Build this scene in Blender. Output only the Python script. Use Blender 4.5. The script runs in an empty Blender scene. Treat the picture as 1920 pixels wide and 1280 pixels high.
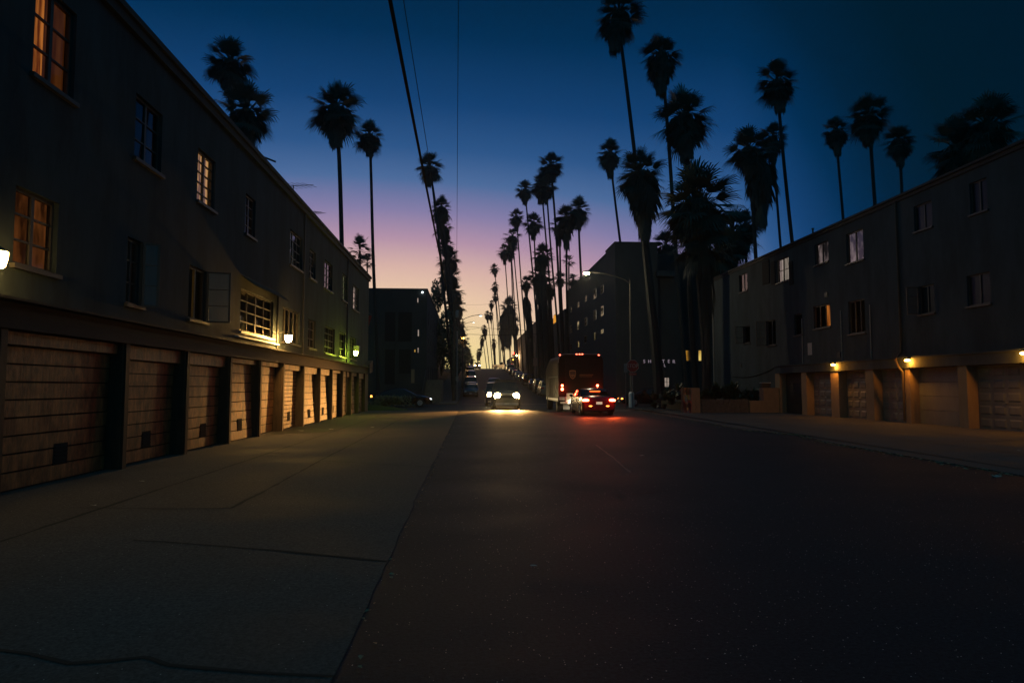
import bpy, math, random
from mathutils import Vector, Matrix
R = math.radians
sc = bpy.context.scene
col = sc.collection
random.seed(7)

# ------------------------------------------------------------------ camera
YAW, PIT, F = R(3.56), R(3.80), 1280.0
CAMZ = 1.5
cd = bpy.data.cameras.new("camera"); cam = bpy.data.objects.new("camera", cd); col.objects.link(cam)
cam.location = (0, 0, CAMZ); cam.rotation_euler = (R(90)+PIT, 0, -YAW)
cd.lens = 24.0; cd.sensor_width = 36.0; cd.clip_start = 0.05; cd.clip_end = 6000
sc.camera = cam

# ------------------------------------------------------------------ dusk sky
W = bpy.data.worlds.new("World"); sc.world = W; W.use_nodes = True
nt = W.node_tree; nt.nodes.clear()
def N(t, kind, **kw):
    n = t.nodes.new(kind)
    for k, v in kw.items(): setattr(n, k, v)
    return n
def mth(t, op, a, b=None, c=None):
    n = N(t, 'ShaderNodeMath', operation=op)
    for i, v in enumerate((a, b, c)):
        if v is None: continue
        if isinstance(v, (int, float)): n.inputs[i].default_value = v
        else: t.links.new(v, n.inputs[i])
    return n.outputs[0]
def s2l(c):
    return tuple(((x/255)/12.92 if x/255 <= 0.04045 else ((x/255+0.055)/1.055)**2.4) for x in c)
tc = N(nt, 'ShaderNodeTexCoord'); sep = N(nt, 'ShaderNodeSeparateXYZ')
nt.links.new(tc.outputs['Generated'], sep.inputs[0])
el = mth(nt, 'ARCSINE', sep.outputs[2])
az = mth(nt, 'ARCTAN2', sep.outputs[0], sep.outputs[1])
az = mth(nt, 'ADD', az, R(8))
aza = mth(nt, 'ABSOLUTE', az)
azs = mth(nt, 'ADD', mth(nt, 'MULTIPLY', aza, 0.38), mth(nt, 'MULTIPLY', mth(nt, 'MAXIMUM', mth(nt, 'SUBTRACT', aza, R(30)), 0.0), 1.3))
e2 = mth(nt, 'ADD', mth(nt, 'MULTIPLY', el, el), mth(nt, 'MULTIPLY', azs, azs))
e = mth(nt, 'MULTIPLY', mth(nt, 'SQRT', e2), 180/math.pi/60)
ramp = N(nt, 'ShaderNodeValToRGB'); nt.links.new(e, ramp.inputs[0])
SKY = [(0, (250, 226, 118)), (2, (249, 228, 132)), (4.5, (247, 220, 158)), (7.5, (240, 205, 172)), (10, (219, 180, 170)),
       (12.3, (180, 146, 170)), (14.5, (134, 126, 168)), (17, (76, 108, 156)), (19.5, (44, 86, 137)), (23, (19, 65, 114)),
       (28, (2, 46, 84)), (33, (1, 34, 60)), (40, (1, 27, 44)), (54, (1, 24, 40)), (59.5, (2, 74, 98))]
cr = ramp.color_ramp
while len(cr.elements) < len(SKY): cr.elements.new(0.5)
for i, (p, c) in enumerate(SKY):
    cr.elements[i].position = p/60.0
for i, (p, c) in enumerate(SKY):
    cr.elements[i].color = (*s2l(c), 1)
bg = N(nt, 'ShaderNodeBackground'); wo = N(nt, 'ShaderNodeOutputWorld')
nt.links.new(ramp.outputs[0], bg.inputs[0]); bg.inputs[1].default_value = 1.0
nt.links.new(bg.outputs[0], wo.inputs[0])

sc.view_settings.view_transform = 'Standard'; sc.view_settings.look = 'None'
sc.view_settings.exposure = 0.0; sc.view_settings.gamma = 1.0
cy = sc.cycles
cy.use_denoising = True; cy.max_bounces = 5; cy.diffuse_bounces = 2; cy.glossy_bounces = 3
cy.sample_clamp_indirect = 4.0; cy.volume_bounces = 0

# ------------------------------------------------------------------ measuring helpers (where a thing seen in that direction stands)
def ray(px, py):
    x, y, z = (px-960)/F, 1.0, -(py-640)/F
    y, z = y*math.cos(PIT)-z*math.sin(PIT), y*math.sin(PIT)+z*math.cos(PIT)
    x, y = x*math.cos(YAW)+y*math.sin(YAW), -x*math.sin(YAW)+y*math.cos(YAW)
    return Vector((x, y, z))
def onX(px, py, X):
    r = ray(px, py); r = r*(X/r.x); return Vector((r.x, r.y, r.z+CAMZ))
def onY(px, py, Y):
    r = ray(px, py); r = r*(Y/r.y); return Vector((r.x, r.y, r.z+CAMZ))
def onG(px, py, z=0.0):
    r = ray(px, py); r = r*((z-CAMZ)/r.z); return Vector((r.x, r.y, z))
PR = [(-60, 0), (60, 0), (70, .08), (85, .5), (95, 1.0), (107, 1.65), (125, 2.75), (145, 4.1), (165, 5.4), (180, 6.25), (188, 6.5), (194, 6.55),
      (202, 6.3), (220, 5.2), (260, 3.0), (340, 0.0), (500, -4), (1500, -14), (4000, -20)]
def gz(y):
    if y <= PR[0][0]: return PR[0][1]
    for (a, za), (b, zb) in zip(PR, PR[1:]):
        if y <= b:
            t = (y-a)/(b-a); return za+(zb-za)*t
    return PR[-1][1]

# ------------------------------------------------------------------ mesh helpers
class MB:
    def __init__(s): s.v = []; s.f = []; s.m = []
    def quad(s, *p, m=0):
        i = len(s.v); s.v += [tuple(q) for q in p]; s.f.append(tuple(range(i, i+len(p)))); s.m.append(m); return s
    def box(s, x0, x1, y0, y1, z0, z1, m=0):
        i = len(s.v)
        s.v += [(x, y, z) for x in (x0, x1) for y in (y0, y1) for z in (z0, z1)]
        for q in ((0,1,3,2), (4,6,7,5), (0,4,5,1), (2,3,7,6), (0,2,6,4), (1,5,7,3)):
            s.f.append(tuple(i+k for k in q)); s.m.append(m)
        return s
    def tube(s, pts, rad, n=8, m=0, cap=True):
        pts = [Vector(p) for p in pts]
        if not isinstance(rad, (list, tuple)): rad = [rad]*len(pts)
        base = len(s.v)
        up0 = Vector((0, 0, 1))
        prev = None
        for k, p in enumerate(pts):
            d = (pts[min(k+1, len(pts)-1)]-pts[max(k-1, 0)]).normalized()
            a = d.cross(up0)
            if a.length < .05: a = d.cross(Vector((1, 0, 0)))
            a.normalize()
            if prev is not None:
                a = prev-d*prev.dot(d); a.normalize()
            prev = a
            b = d.cross(a)
            for j in range(n):
                t = 2*math.pi*j/n
                s.v.append(tuple(p+(a*math.cos(t)+b*math.sin(t))*rad[k]))
        for k in range(len(pts)-1):
            for j in range(n):
                q = base+k*n
                s.f.append((q+j, q+(j+1) % n, q+n+(j+1) % n, q+n+j)); s.m.append(m)
        if cap:
            s.f.append(tuple(base+j for j in range(n))[::-1]); s.m.append(m)
            q = base+(len(pts)-1)*n
            s.f.append(tuple(q+j for j in range(n))); s.m.append(m)
        return s
    def lathe(s, c, prof, axis='z', n=16, m=0):
        """prof: (radius, height along the axis)"""
        base = len(s.v)
        for r_, h in prof:
            for j in range(n):
                t = 2*math.pi*j/n; a, b = r_*math.cos(t), r_*math.sin(t)
                if axis == 'z': p = (c[0]+a, c[1]+b, c[2]+h)
                elif axis == 'x': p = (c[0]+h, c[1]+a, c[2]+b)
                else: p = (c[0]+b, c[1]+h, c[2]+a)
                s.v.append(p)
        for k in range(len(prof)-1):
            for j in range(n):
                q = base+k*n
                s.f.append((q+j, q+(j+1) % n, q+n+(j+1) % n, q+n+j)); s.m.append(m)
        s.f.append(tuple(base+j for j in range(n))[::-1]); s.m.append(m)
        q = base+(len(prof)-1)*n
        s.f.append(tuple(q+j for j in range(n))); s.m.append(m)
        return s
    def ell(s, c, r, n=12, k=7, m=0):
        prof = []
        base = len(s.v)
        for i in range(k+1):
            t = math.pi*i/k
            for j in range(n):
                a = 2*math.pi*j/n
                s.v.append((c[0]+r[0]*math.sin(t)*math.cos(a), c[1]+r[1]*math.sin(t)*math.sin(a), c[2]+r[2]*math.cos(t)))
        for i in range(k):
            for j in range(n):
                q = base+i*n
                s.f.append((q+j, q+n+j, q+n+(j+1) % n, q+(j+1) % n)); s.m.append(m)
        return s
    def build(s, name, mats, parent=None, smooth=False):
        me = bpy.data.meshes.new(name)
        if not isinstance(mats, (list, tuple)): mats = [mats]
        off = Vector((0, 0, 0))
        if parent is not None:
            r = parent
            while r.parent: r = r.parent
            off = r.location.copy()
        me.from_pydata([(v[0]-off.x, v[1]-off.y, v[2]-off.z) for v in s.v], [], s.f)
        for mt in mats: me.materials.append(mt)
        if len(mats) > 1: me.polygons.foreach_set('material_index', s.m)
        if smooth:
            me.polygons.foreach_set('use_smooth', [True]*len(me.polygons))
            me.update()
            me.set_sharp_from_angle(angle=R(38))
        me.update()
        o = bpy.data.objects.new(name, me); col.objects.link(o)
        o.parent = parent
        return o

def tag(o, label=None, cat=None, group=None, kind=None):
    if label: o['label'] = label
    if cat: o['category'] = cat
    if group: o['group'] = group
    if kind: o['kind'] = kind
    return o
def thing(name, loc, label=None, cat=None, group=None):
    o = bpy.data.objects.new(name, None); col.objects.link(o); o.location = loc; o.empty_display_size = .2
    return tag(o, label, cat, group)
def copy_tree(o, parent=None):
    c = o.copy(); col.objects.link(c); c.parent = parent
    for ch in [x for x in KIDS.get(o.name, [])]: copy_tree(ch, c)
    return c
KIDS = {}
def index_kids():
    KIDS.clear()
    for o in col.objects:
        if o.parent: KIDS.setdefault(o.parent.name, []).append(o)

# ------------------------------------------------------------------ materials
def mat(name, c, rough=.7, metal=0, noise=None, bump=0, spec=.5, emit=None, es=0):
    """noise: (scale, dark factor, stretch xyz)"""
    m = bpy.data.materials.new(name); m.use_nodes = True; t = m.node_tree
    b = t.nodes['Principled BSDF']
    b.inputs['Base Color'].default_value = (*c, 1); b.inputs['Roughness'].default_value = rough
    b.inputs['Metallic'].default_value = metal; b.inputs['Specular IOR Level'].default_value = spec
    if emit: b.inputs['Emission Color'].default_value = (*emit, 1); b.inputs['Emission Strength'].default_value = es
    if noise:
        sc_, df, st = noise
        g = N(t, 'ShaderNodeNewGeometry'); mp = N(t, 'ShaderNodeVectorMath', operation='MULTIPLY')
        t.links.new(g.outputs['Position'], mp.inputs[0]); mp.inputs[1].default_value = st
        n = N(t, 'ShaderNodeTexNoise'); n.inputs['Scale'].default_value = sc_; n.inputs['Detail'].default_value = 6; n.inputs['Roughness'].default_value = .65
        t.links.new(mp.outputs[0], n.inputs['Vector'])
        mr = N(t, 'ShaderNodeMapRange'); mr.inputs[1].default_value = .3; mr.inputs[2].default_value = .7
        t.links.new(n.outputs['Fac'], mr.inputs[0])
        mx = N(t, 'ShaderNodeMix', data_type='RGBA')
        t.links.new(mr.outputs[0], mx.inputs[0])
        mx.inputs[6].default_value = (*[x*df for x in c], 1); mx.inputs[7].default_value = (*c, 1)
        t.links.new(mx.outputs[2], b.inputs['Base Color'])
        if bump:
            bp = N(t, 'ShaderNodeBump'); bp.inputs['Strength'].default_value = bump; bp.inputs['Distance'].default_value = .02
            t.links.new(n.outputs['Fac'], bp.inputs['Height']); t.links.new(bp.outputs[0], b.inputs['Normal'])
    return m
def emis(name, c, s):
    m = bpy.data.materials.new(name); m.use_nodes = True; t = m.node_tree; t.nodes.clear()
    e_ = N(t, 'ShaderNodeEmission'); e_.inputs[0].default_value = (*c, 1); e_.inputs[1].default_value = s
    o = N(t, 'ShaderNodeOutputMaterial'); t.links.new(e_.outputs[0], o.inputs[0]); return m

def ground_mat(name, c, c2, fine, speck, rough, rrange, bumpd, blotch=(.35, .5), bstretch=(1, 1, 1)):
    m = bpy.data.materials.new(name); m.use_nodes = True; t = m.node_tree; b = t.nodes['Principled BSDF']; L = t.links.new
    g = N(t, 'ShaderNodeNewGeometry')
    st = N(t, 'ShaderNodeVectorMath', operation='MULTIPLY'); L(g.outputs['Position'], st.inputs[0]); st.inputs[1].default_value = bstretch
    big = N(t, 'ShaderNodeTexNoise'); big.inputs['Scale'].default_value = blotch[0]; big.inputs['Detail'].default_value = 5; L(st.outputs[0], big.inputs['Vector'])
    fn = N(t, 'ShaderNodeTexNoise'); fn.inputs['Scale'].default_value = fine; fn.inputs['Detail'].default_value = 8; fn.inputs['Roughness'].default_value = .75
    L(g.outputs['Position'], fn.inputs['Vector'])
    mr = N(t, 'ShaderNodeMapRange'); mr.inputs[1].default_value = .35; mr.inputs[2].default_value = .65; L(big.outputs['Fac'], mr.inputs[0])
    m1 = N(t, 'ShaderNodeMix', data_type='RGBA'); m1.inputs[6].default_value = (*c, 1); m1.inputs[7].default_value = (*c2, 1); L(mr.outputs[0], m1.inputs[0])
    m2 = N(t, 'ShaderNodeMix', data_type='RGBA', blend_type='MULTIPLY'); m2.inputs[0].default_value = 1.0
    fr = N(t, 'ShaderNodeMapRange'); fr.inputs[1].default_value = .25; fr.inputs[2].default_value = .75; fr.inputs[3].default_value = .15; fr.inputs[4].default_value = 2.0
    L(fn.outputs['Fac'], fr.inputs[0]); L(m1.outputs[2], m2.inputs[6]); L(fr.outputs[0], m2.inputs[7])
    out = m2.outputs[2]
    if speck:
        vo = N(t, 'ShaderNodeTexVoronoi'); vo.inputs['Scale'].default_value = speck[0]; L(g.outputs['Position'], vo.inputs['Vector'])
        lt = mth(t, 'LESS_THAN', vo.outputs['Distance'], speck[1])
        cs = N(t, 'ShaderNodeSeparateColor'); L(vo.outputs['Color'], cs.inputs[0])
        gt = mth(t, 'GREATER_THAN', cs.outputs[0], speck[2])
        m3 = N(t, 'ShaderNodeMix', data_type='RGBA'); m3.inputs[7].default_value = (.75, .72, .66, 1)
        L(mth(t, 'MULTIPLY', lt, gt), m3.inputs[0]); L(out, m3.inputs[6]); out = m3.outputs[2]
    L(out, b.inputs['Base Color'])
    rr = N(t, 'ShaderNodeMapRange'); rr.inputs[1].default_value = .35; rr.inputs[2].default_value = .65
    rr.inputs[3].default_value = rrange[0]; rr.inputs[4].default_value = rrange[1]; L(big.outputs['Fac'], rr.inputs[0]); L(rr.outputs[0], b.inputs['Roughness'])
    bp = N(t, 'ShaderNodeBump'); bp.inputs['Strength'].default_value = bumpd; bp.inputs['Distance'].default_value = .006; L(fn.outputs['Fac'], bp.inputs['Height'])
    bp2 = N(t, 'ShaderNodeBump'); bp2.inputs['Strength'].default_value = .25; bp2.inputs['Distance'].default_value = .03; L(big.outputs['Fac'], bp2.inputs['Height'])
    L(bp.outputs[0], bp2.inputs['Normal']); L(bp2.outputs[0], b.inputs['Normal'])
    b.inputs['Specular IOR Level'].default_value = rough if rough < .6 else .2
    return m

M = {}
M['asphalt'] = ground_mat('asphalt', (.014, .025, .032), (.018, .030, .037), 34, (40, .15, .91), .13, (.66, .76), 1.3, (.5, 0), (.8, 1.1, 1))
M['concrete'] = ground_mat('concrete', (.068, .060, .056), (.104, .092, .084), 40, (30, .12, .95), .8, (.75, .95), .7, (.5, 0), (1, 1, 1))
M['earth'] = ground_mat('earth', (.05, .045, .03), (.09, .075, .05), 20, None, .9, (.9, 1), .9)
M['grass'] = ground_mat('grass', (.03, .05, .015), (.05, .075, .02), 30, None, .9, (.9, 1), 1.0)
M['kerb'] = mat('kerb_concrete', (.3, .28, .25), .85, noise=(3, .6, (1, 1, 1)), bump=.4)
M['joint'] = mat('joint', (.02, .018, .015), .95)
M['scuff'] = mat('scuff', (.10, .095, .09), .8)
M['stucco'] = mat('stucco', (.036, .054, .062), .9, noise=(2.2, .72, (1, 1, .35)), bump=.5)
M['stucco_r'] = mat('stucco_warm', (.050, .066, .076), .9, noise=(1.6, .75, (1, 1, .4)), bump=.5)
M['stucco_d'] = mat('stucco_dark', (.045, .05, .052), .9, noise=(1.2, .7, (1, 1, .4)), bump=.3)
M['brick'] = mat('brick_dark', (.13, .08, .06), .9, noise=(3, .6, (1, 1, 3)), bump=.4)
M['fascia'] = mat('fascia', (.022, .020, .018), .7, noise=(4, .5, (1, .3, 2)), bump=.4)
M['door_wood'] = mat('door_wood', (.36, .155, .05), .45, spec=1.0, noise=(4.5, .30, (1, 4.0, .8)), bump=.5)
def weather(m, scale, st, dark):
    t = m.node_tree; b = t.nodes['Principled BSDF']; src = b.inputs['Base Color'].links[0].from_socket
    g = N(t, 'ShaderNodeNewGeometry'); mp = N(t, 'ShaderNodeVectorMath', operation='MULTIPLY'); mp.inputs[1].default_value = st
    t.links.new(g.outputs['Position'], mp.inputs[0])
    n = N(t, 'ShaderNodeTexNoise'); n.inputs['Scale'].default_value = scale; n.inputs['Detail'].default_value = 7; n.inputs['Roughness'].default_value = .7
    t.links.new(mp.outputs[0], n.inputs['Vector'])
    mr = N(t, 'ShaderNodeMapRange'); mr.inputs[1].default_value = .40; mr.inputs[2].default_value = .58; mr.inputs[3].default_value = dark; mr.inputs[4].default_value = 1
    t.links.new(n.outputs['Fac'], mr.inputs[0])
    mx = N(t, 'ShaderNodeMix', data_type='RGBA', blend_type='MULTIPLY'); mx.inputs[0].default_value = 1
    t.links.new(src, mx.inputs[6]); t.links.new(mr.outputs[0], mx.inputs[7]); t.links.new(mx.outputs[2], b.inputs['Base Color'])
weather(M['door_wood'], 1.5, (1, 2.2, 1.1), .14)
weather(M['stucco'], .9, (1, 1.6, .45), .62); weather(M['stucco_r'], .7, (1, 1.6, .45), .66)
M['post_wood'] = mat('post_wood', (.08, .05, .03), .6, noise=(5, .5, (2, 2, .5)), bump=.3)
M['door_r'] = mat('door_painted', (.17, .165, .15), .55, noise=(3, .75, (1, 1, .5)), bump=.15)
M['frame'] = mat('window_frame', (.05, .045, .04), .5)
M['frame_w'] = mat('window_frame_pale', (.25, .24, .22), .5)
M['dark'] = mat('dark_metal', (.03, .03, .03), .5)
M['void'] = mat('room_dark', (.015, .015, .015), .9)
M['galv'] = mat('galvanised', (.22, .23, .24), .45, metal=.7)
M['pole'] = mat('pole_concrete', (.24, .23, .21), .8, noise=(4, .7, (1, 1, .2)))
M['pole_d'] = mat('pole_dark', (.07, .068, .06), .85)  # darkened pole colour, keeps the pole dim under its own lamp
M['white'] = mat('white_paint', (.7, .68, .64), .6)
M['rubber'] = mat('rubber', (.018, .018, .018), .8)
M['rim'] = mat('alloy', (.45, .45, .46), .3, metal=.9)
M['glass_dark'] = mat('glass_dark', (.01, .01, .01), .06, spec=.45)
M['red_plastic'] = mat('red_plastic', (.35, .02, .015), .25)
M['amber_plastic'] = mat('amber_plastic', (.6, .22, .02), .25)
M['lens'] = mat('clear_lens', (.6, .6, .58), .12)
M['stone'] = mat('stone_wall', (.17, .14, .11), .9, noise=(6, .5, (1, 1, 1.8)), bump=.9)
M['litter'] = mat('paper', (.42, .40, .36), .7)
M['dry'] = mat('dry_leaf', (.34, .26, .15), .8)
M['frond'] = mat('frond', (.032, .055, .042), .7)
M['dead'] = mat('dead_frond', (.06, .062, .05), .85)
M['ptrunk'] = mat('palm_trunk', (.022, .025, .026), .9, noise=(5, .6, (1, 1, 4)), bump=.6)
M['bark'] = mat('bark', (.08, .065, .05), .9, noise=(5, .6, (1, 1, .4)), bump=.5)
M['leaf'] = mat('leaf', (.05, .08, .05), .6)
M['agave'] = mat('agave', (.05, .08, .045), .5)
M['wire'] = mat('wire', (.008, .008, .008), .9, spec=.1)
def pane_glass():
    m = bpy.data.materials.new('window_glass'); m.use_nodes = True; t = m.node_tree; t.nodes.clear()
    fr = N(t, 'ShaderNodeFresnel'); fr.inputs[0].default_value = 1.55
    gl = N(t, 'ShaderNodeBsdfGlossy'); gl.inputs['Roughness'].default_value = .02; gl.inputs[0].default_value = (.9, .9, .9, 1)
    tr = N(t, 'ShaderNodeBsdfTransparent'); tr.inputs[0].default_value = (.75, .78, .76, 1)
    mx = N(t, 'ShaderNodeMixShader'); o = N(t, 'ShaderNodeOutputMaterial')
    t.links.new(fr.outputs[0], mx.inputs[0]); t.links.new(tr.outputs[0], mx.inputs[1]); t.links.new(gl.outputs[0], mx.inputs[2]); t.links.new(mx.outputs[0], o.inputs[0])
    return m
M['pane'] = pane_glass()
def dull_glass():
    m = mat('dull_dark_glass', (.010, .013, .015), .35, spec=.25); return m
M['dusty'] = dull_glass()  # dark opaque panes that paint out the bright sky reflection
def lit_room(name, c1, c2, s, scale=(1, 6, .6)):
    """curtain or room glow behind a lit window: folds and furniture show as uneven light"""
    m = bpy.data.materials.new(name); m.use_nodes = True; t = m.node_tree; t.nodes.clear()
    g = N(t, 'ShaderNodeNewGeometry'); mp = N(t, 'ShaderNodeVectorMath', operation='MULTIPLY'); mp.inputs[1].default_value = scale
    t.links.new(g.outputs['Position'], mp.inputs[0])
    n = N(t, 'ShaderNodeTexNoise'); n.inputs['Scale'].default_value = 1.6; n.inputs['Detail'].default_value = 3; t.links.new(mp.outputs[0], n.inputs['Vector'])
    r_ = N(t, 'ShaderNodeValToRGB'); t.links.new(n.outputs['Fac'], r_.inputs[0])
    r_.color_ramp.elements[0].position = .38; r_.color_ramp.elements[0].color = (*c1, 1)
    r_.color_ramp.elements[1].position = .62; r_.color_ramp.elements[1].color = (*c2, 1)
    e_ = N(t, 'ShaderNodeEmission'); t.links.new(r_.outputs[0], e_.inputs[0]); e_.inputs[1].default_value = s
    o = N(t, 'ShaderNodeOutputMaterial'); t.links.new(e_.outputs[0], o.inputs[0]); return m
M['lit_orange'] = lit_room('lit_orange', (.20, .035, .004), (1.0, .30, .05), .55)
M['lit_warm'] = lit_room('lit_warm', (.16, .055, .018), (1.0, .48, .14), .75)
M['lit_dim'] = lit_room('lit_dim', (.045, .013, .004), (.26, .075, .018), .42, (1, 3, 1))
M['lit_gold'] = lit_room('lit_gold', (.03, .018, .004), (.9, .42, .05), .45, (1, 3, .3))
M['lit_pale'] = lit_room('lit_pale', (.25, .20, .16), (.75, .6, .5), .5)
M['lit_cool'] = lit_room('lit_cool', (.02, .022, .022), (.13, .13, .14), .5)
M['lit_brown'] = lit_room('lit_brown', (.075, .018, .004), (.16, .045, .010), .5)
M['sunset_glow'] = lit_room('sunset_glow', (.55, .40, .28), (1.0, .80, .58), .62, (1, 1, .6))  # sunset reflected in the tower panes, put in as emission
M['lit_amber'] = lit_room('lit_amber', (.35, .14, .02), (1.0, .5, .08), .8, (1, 2, 1))
M['pink_sky_glow'] = lit_room('pink_sky_glow', (.02, .016, .018), (.36, .26, .26), .6, (1, 1.2, .9))  # faint emission standing in for sky reflected in the upper panes
M['lit_green'] = lit_room('lit_green', (.28, .3, .13), (.5, .5, .25), .6)
M['lit_yellow'] = lit_room('lit_yellow', (.5, .28, .05), (1.0, .75, .2), .8)

# ------------------------------------------------------------------ lights
def plamp(name, loc, c, power, r=.05, spot=None, rot=None, blend=.5, parent=None, local=False):
    l = bpy.data.lights.new(name, 'SPOT' if spot else 'POINT'); l.color = c; l.energy = power; l.shadow_soft_size = r
    if spot: l.spot_size = spot; l.spot_blend = blend
    o = bpy.data.objects.new(name, l); col.objects.link(o)
    if parent is not None:
        rt = parent
        while rt.parent: rt = rt.parent
        o.parent = parent; o.location = Vector(loc) if local else Vector(loc)-rt.location
    else: o.location = loc
    if rot: o.rotation_euler = rot
    return o
def aim(d):
    return Vector(d).to_track_quat('-Z', 'Y').to_euler()

# ================================================================== GROUND, ROAD
XL, XR = -6.36, 18.03
ys = list(range(-60, 60, 10))+list(range(60, 270, 4))+[280, 320, 340, 420, 500, 800, 1500, 4000]
g = MB()
for a, b in zip(ys, ys[1:]):
    g.quad((-2500, a, gz(a)-.02), (2500, a, gz(a)-.02), (2500, b, gz(b)-.02), (-2500, b, gz(b)-.02))
tag(g.build('ground', M['earth']), kind='structure')
g = MB()
for a, b in zip(ys, ys[1:]):
    if b > 800: break
    g.quad((-.95, a, gz(a)), (10.4, a, gz(a)), (10.4, b, gz(b)), (-.95, b, gz(b)))
tag(g.build('road', M['asphalt']), kind='structure')
g = MB()
g.quad((-120, 44.2, -.001), (-.95, 44.2, -.001), (-.95, 58.2, -.001), (-120, 58.2, -.001))
g.quad((10.4, 44.2, -.001), (140, 44.2, -.001), (140, 58.2, -.001), (10.4, 58.2, -.001))
g.build('cross_road', M['asphalt'])['kind'] = 'structure'

# left pavement: slab whose street edge is chipped where the driveways meet the asphalt
def slab(name, pts, z, m):
    b = MB(); n = len(pts)
    b.quad(*[(p[0], p[1], z) for p in pts])
    for i in range(n):
        p, q = pts[i], pts[(i+1) % n]
        b.quad((p[0], p[1], -.02), (q[0], q[1], -.02), (q[0], q[1], z), (p[0], p[1], z))
    o = b.build(name, m); o['kind'] = 'structure'; return o
rr = random.Random(3)
edge = [(-.70+rr.uniform(-.012, .012)-(.02 if 9 < y < 14 else 0), y) for y in [-6+i*.35 for i in range(140)]]
edge = [p for p in edge if p[1] < 42]
corner = [(-.72-1.6*(1-math.cos(t)), 42+1.9*math.sin(t)) for t in [R(a) for a in range(10, 95, 14)]]
slab('pavement', [(-9, -6)]+edge+corner+[(-60, 43.9), (-60, 43.6), (-9, 43.6)][:2], .008, M['concrete'])
# right pavement follows the measured kerb
ks = [(1200, 767), (1256, 780), (1329, 793), (1397, 806.5), (1470, 813), (1504, 815.5), (1548, 829), (1640, 845), (1760, 866), (1920, 893)]
kp = [onG(*k) for k in ks]
xs_ = [(p.x, p.y) for p in kp]
slab('pavement_right', [(40, -6), (40, 43.9), (12.2, 43.9), (11.0, 43.2)]+xs_+[(9.7, 6), (9.6, -6)], .02, M['concrete'])
# pavements up the hill
for side, (x0, x1) in (('l', (-4.2, -1.1)), ('r', (10.5, 13.4))):
    b = MB()
    yy = [58.6]+list(range(62, 240, 4))
    for a, c in zip(yy, yy[1:]):
        za, zc = gz(a)+.12, gz(c)+.12
        b.quad((x0, a, za), (x1, a, za), (x1, c, zc), (x0, c, zc))
        xk = x1 if side == 'l' else x0
        b.quad((xk, a, za-.16), (xk, c, zc-.16), (xk, c, zc), (xk, a, za))
    b.quad((x0, 58.6, -.02), (x1, 58.6, -.02), (x1, 58.6, .12), (x0, 58.6, .12))
    b.build('pavement_far', M['concrete'])['kind'] = 'structure'
# slab joints and cracks, as narrow dark gaps lying on the slab
def strip(name, pts, w, z=.012, jit=0, m='joint'):
    b = MB(); r_ = random.Random(len(pts)*7+int(w*1000))
    P = []
    for (x0, y0), (x1, y1) in zip(pts, pts[1:]):
        n = max(1, int(math.hypot(x1-x0, y1-y0)/.25)) if jit else 1
        for k in range(n):
            t = k/n; P.append((x0+(x1-x0)*t+(r_.uniform(-jit, jit) if jit else 0), y0+(y1-y0)*t+(r_.uniform(-jit, jit) if jit else 0)))
    P.append(pts[-1])
    W_ = [w*(r_.uniform(.45, 1.3) if jit else 1) for _ in P]
    for i in range(len(P)-1):
        (x0, y0), (x1, y1) = P[i], P[i+1]
        d = math.hypot(x1-x0, y1-y0) or 1; nx, ny = -(y1-y0)/d, (x1-x0)/d
        a, c = W_[i]/2, W_[i+1]/2
        b.quad((x0-nx*a, y0-ny*a, z), (x0+nx*a, y0+ny*a, z), (x1+nx*c, y1+ny*c, z), (x1-nx*c, y1-ny*c, z))
    o = b.build(name, M[m]); o['kind'] = 'structure'; return o
G2 = lambda px, py: tuple(onG(px, py, .012)[:2])
strip('pavement_joint', [(-4.55, -4), (-4.5, 13), (-4.65, 43)], 0.06, jit=.008)
strip('pavement_joint', [G2(432, 952), G2(500, 918), G2(600, 863), (-3.1, 25), (-3.3, 42)], 0.051, jit=.01)
strip('pavement_joint', [G2(727, 1051), G2(520, 1031), G2(310, 1015), G2(250, 1012)], 0.051, jit=.008)
strip('pavement_joint', [G2(432, 952), G2(330, 953), G2(150, 951)], 0.037, jit=.008)
strip('pavement_joint', [G2(600, 863), G2(660, 866), G2(815, 875)], 0.034, jit=.008)
strip('pavement_joint', [G2(-60, 1212), G2(60, 1224), G2(130, 1243), G2(200, 1236), G2(275, 1231), G2(320, 1246), G2(390, 1252), G2(500, 1261), G2(630, 1266)], 0.041, jit=.014)
for yy_ in (18.5, 23.4, 28.2, 33, 38): strip('pavement_joint', [(-4.6, yy_), (-.75, yy_+.1)], 0.034, jit=.006)
for x_ in (12.2, 15.0): strip('pavement_joint', [(x_, -4), (x_, 37)], 0.034, z=.024, jit=.006)
for yy_ in (14, 18, 22, 26, 30, 34): strip('pavement_joint', [(10.6, yy_), (18, yy_)], 0.034, z=.024, jit=.006)
for k_ in range(4):
    rq = random.Random(60+k_); y_ = (9, 15, 22, 31)[k_]; x_ = (2.0, 5.5, 1.2, 6.5)[k_]; P_ = []
    for q_ in range(9):
        P_.append((x_, y_)); x_ += rq.uniform(-.25, .75); y_ += rq.uniform(-.25, .5)
    strip('road_crack', P_, .022, z=.0045, jit=.02)
strip('tyre_scuff', [tuple(onG(1118, 834)[:2]), tuple(onG(1150, 858)[:2]), tuple(onG(1182, 886)[:2])], .05, z=.0045, jit=.01, m='scuff')
# painted crossing lines
def paint(x0, x1, y0, y1):
    b = MB()
    b.quad((x0, y0, .004), (x1, y0, .004), (x1, y1, .004), (x0, y1, .004)); return b
M['roadpaint'] = mat('road_paint', (.55, .53, .48), .6, noise=(6, .35, (1, 1, 1)))
for a in ((4.9, 10.2, 42.9, 43.25), (-.6, 10.2, 59.0, 59.35)):
    paint(*a).build('road_marking', M['roadpaint'])['kind'] = 'structure'
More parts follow.
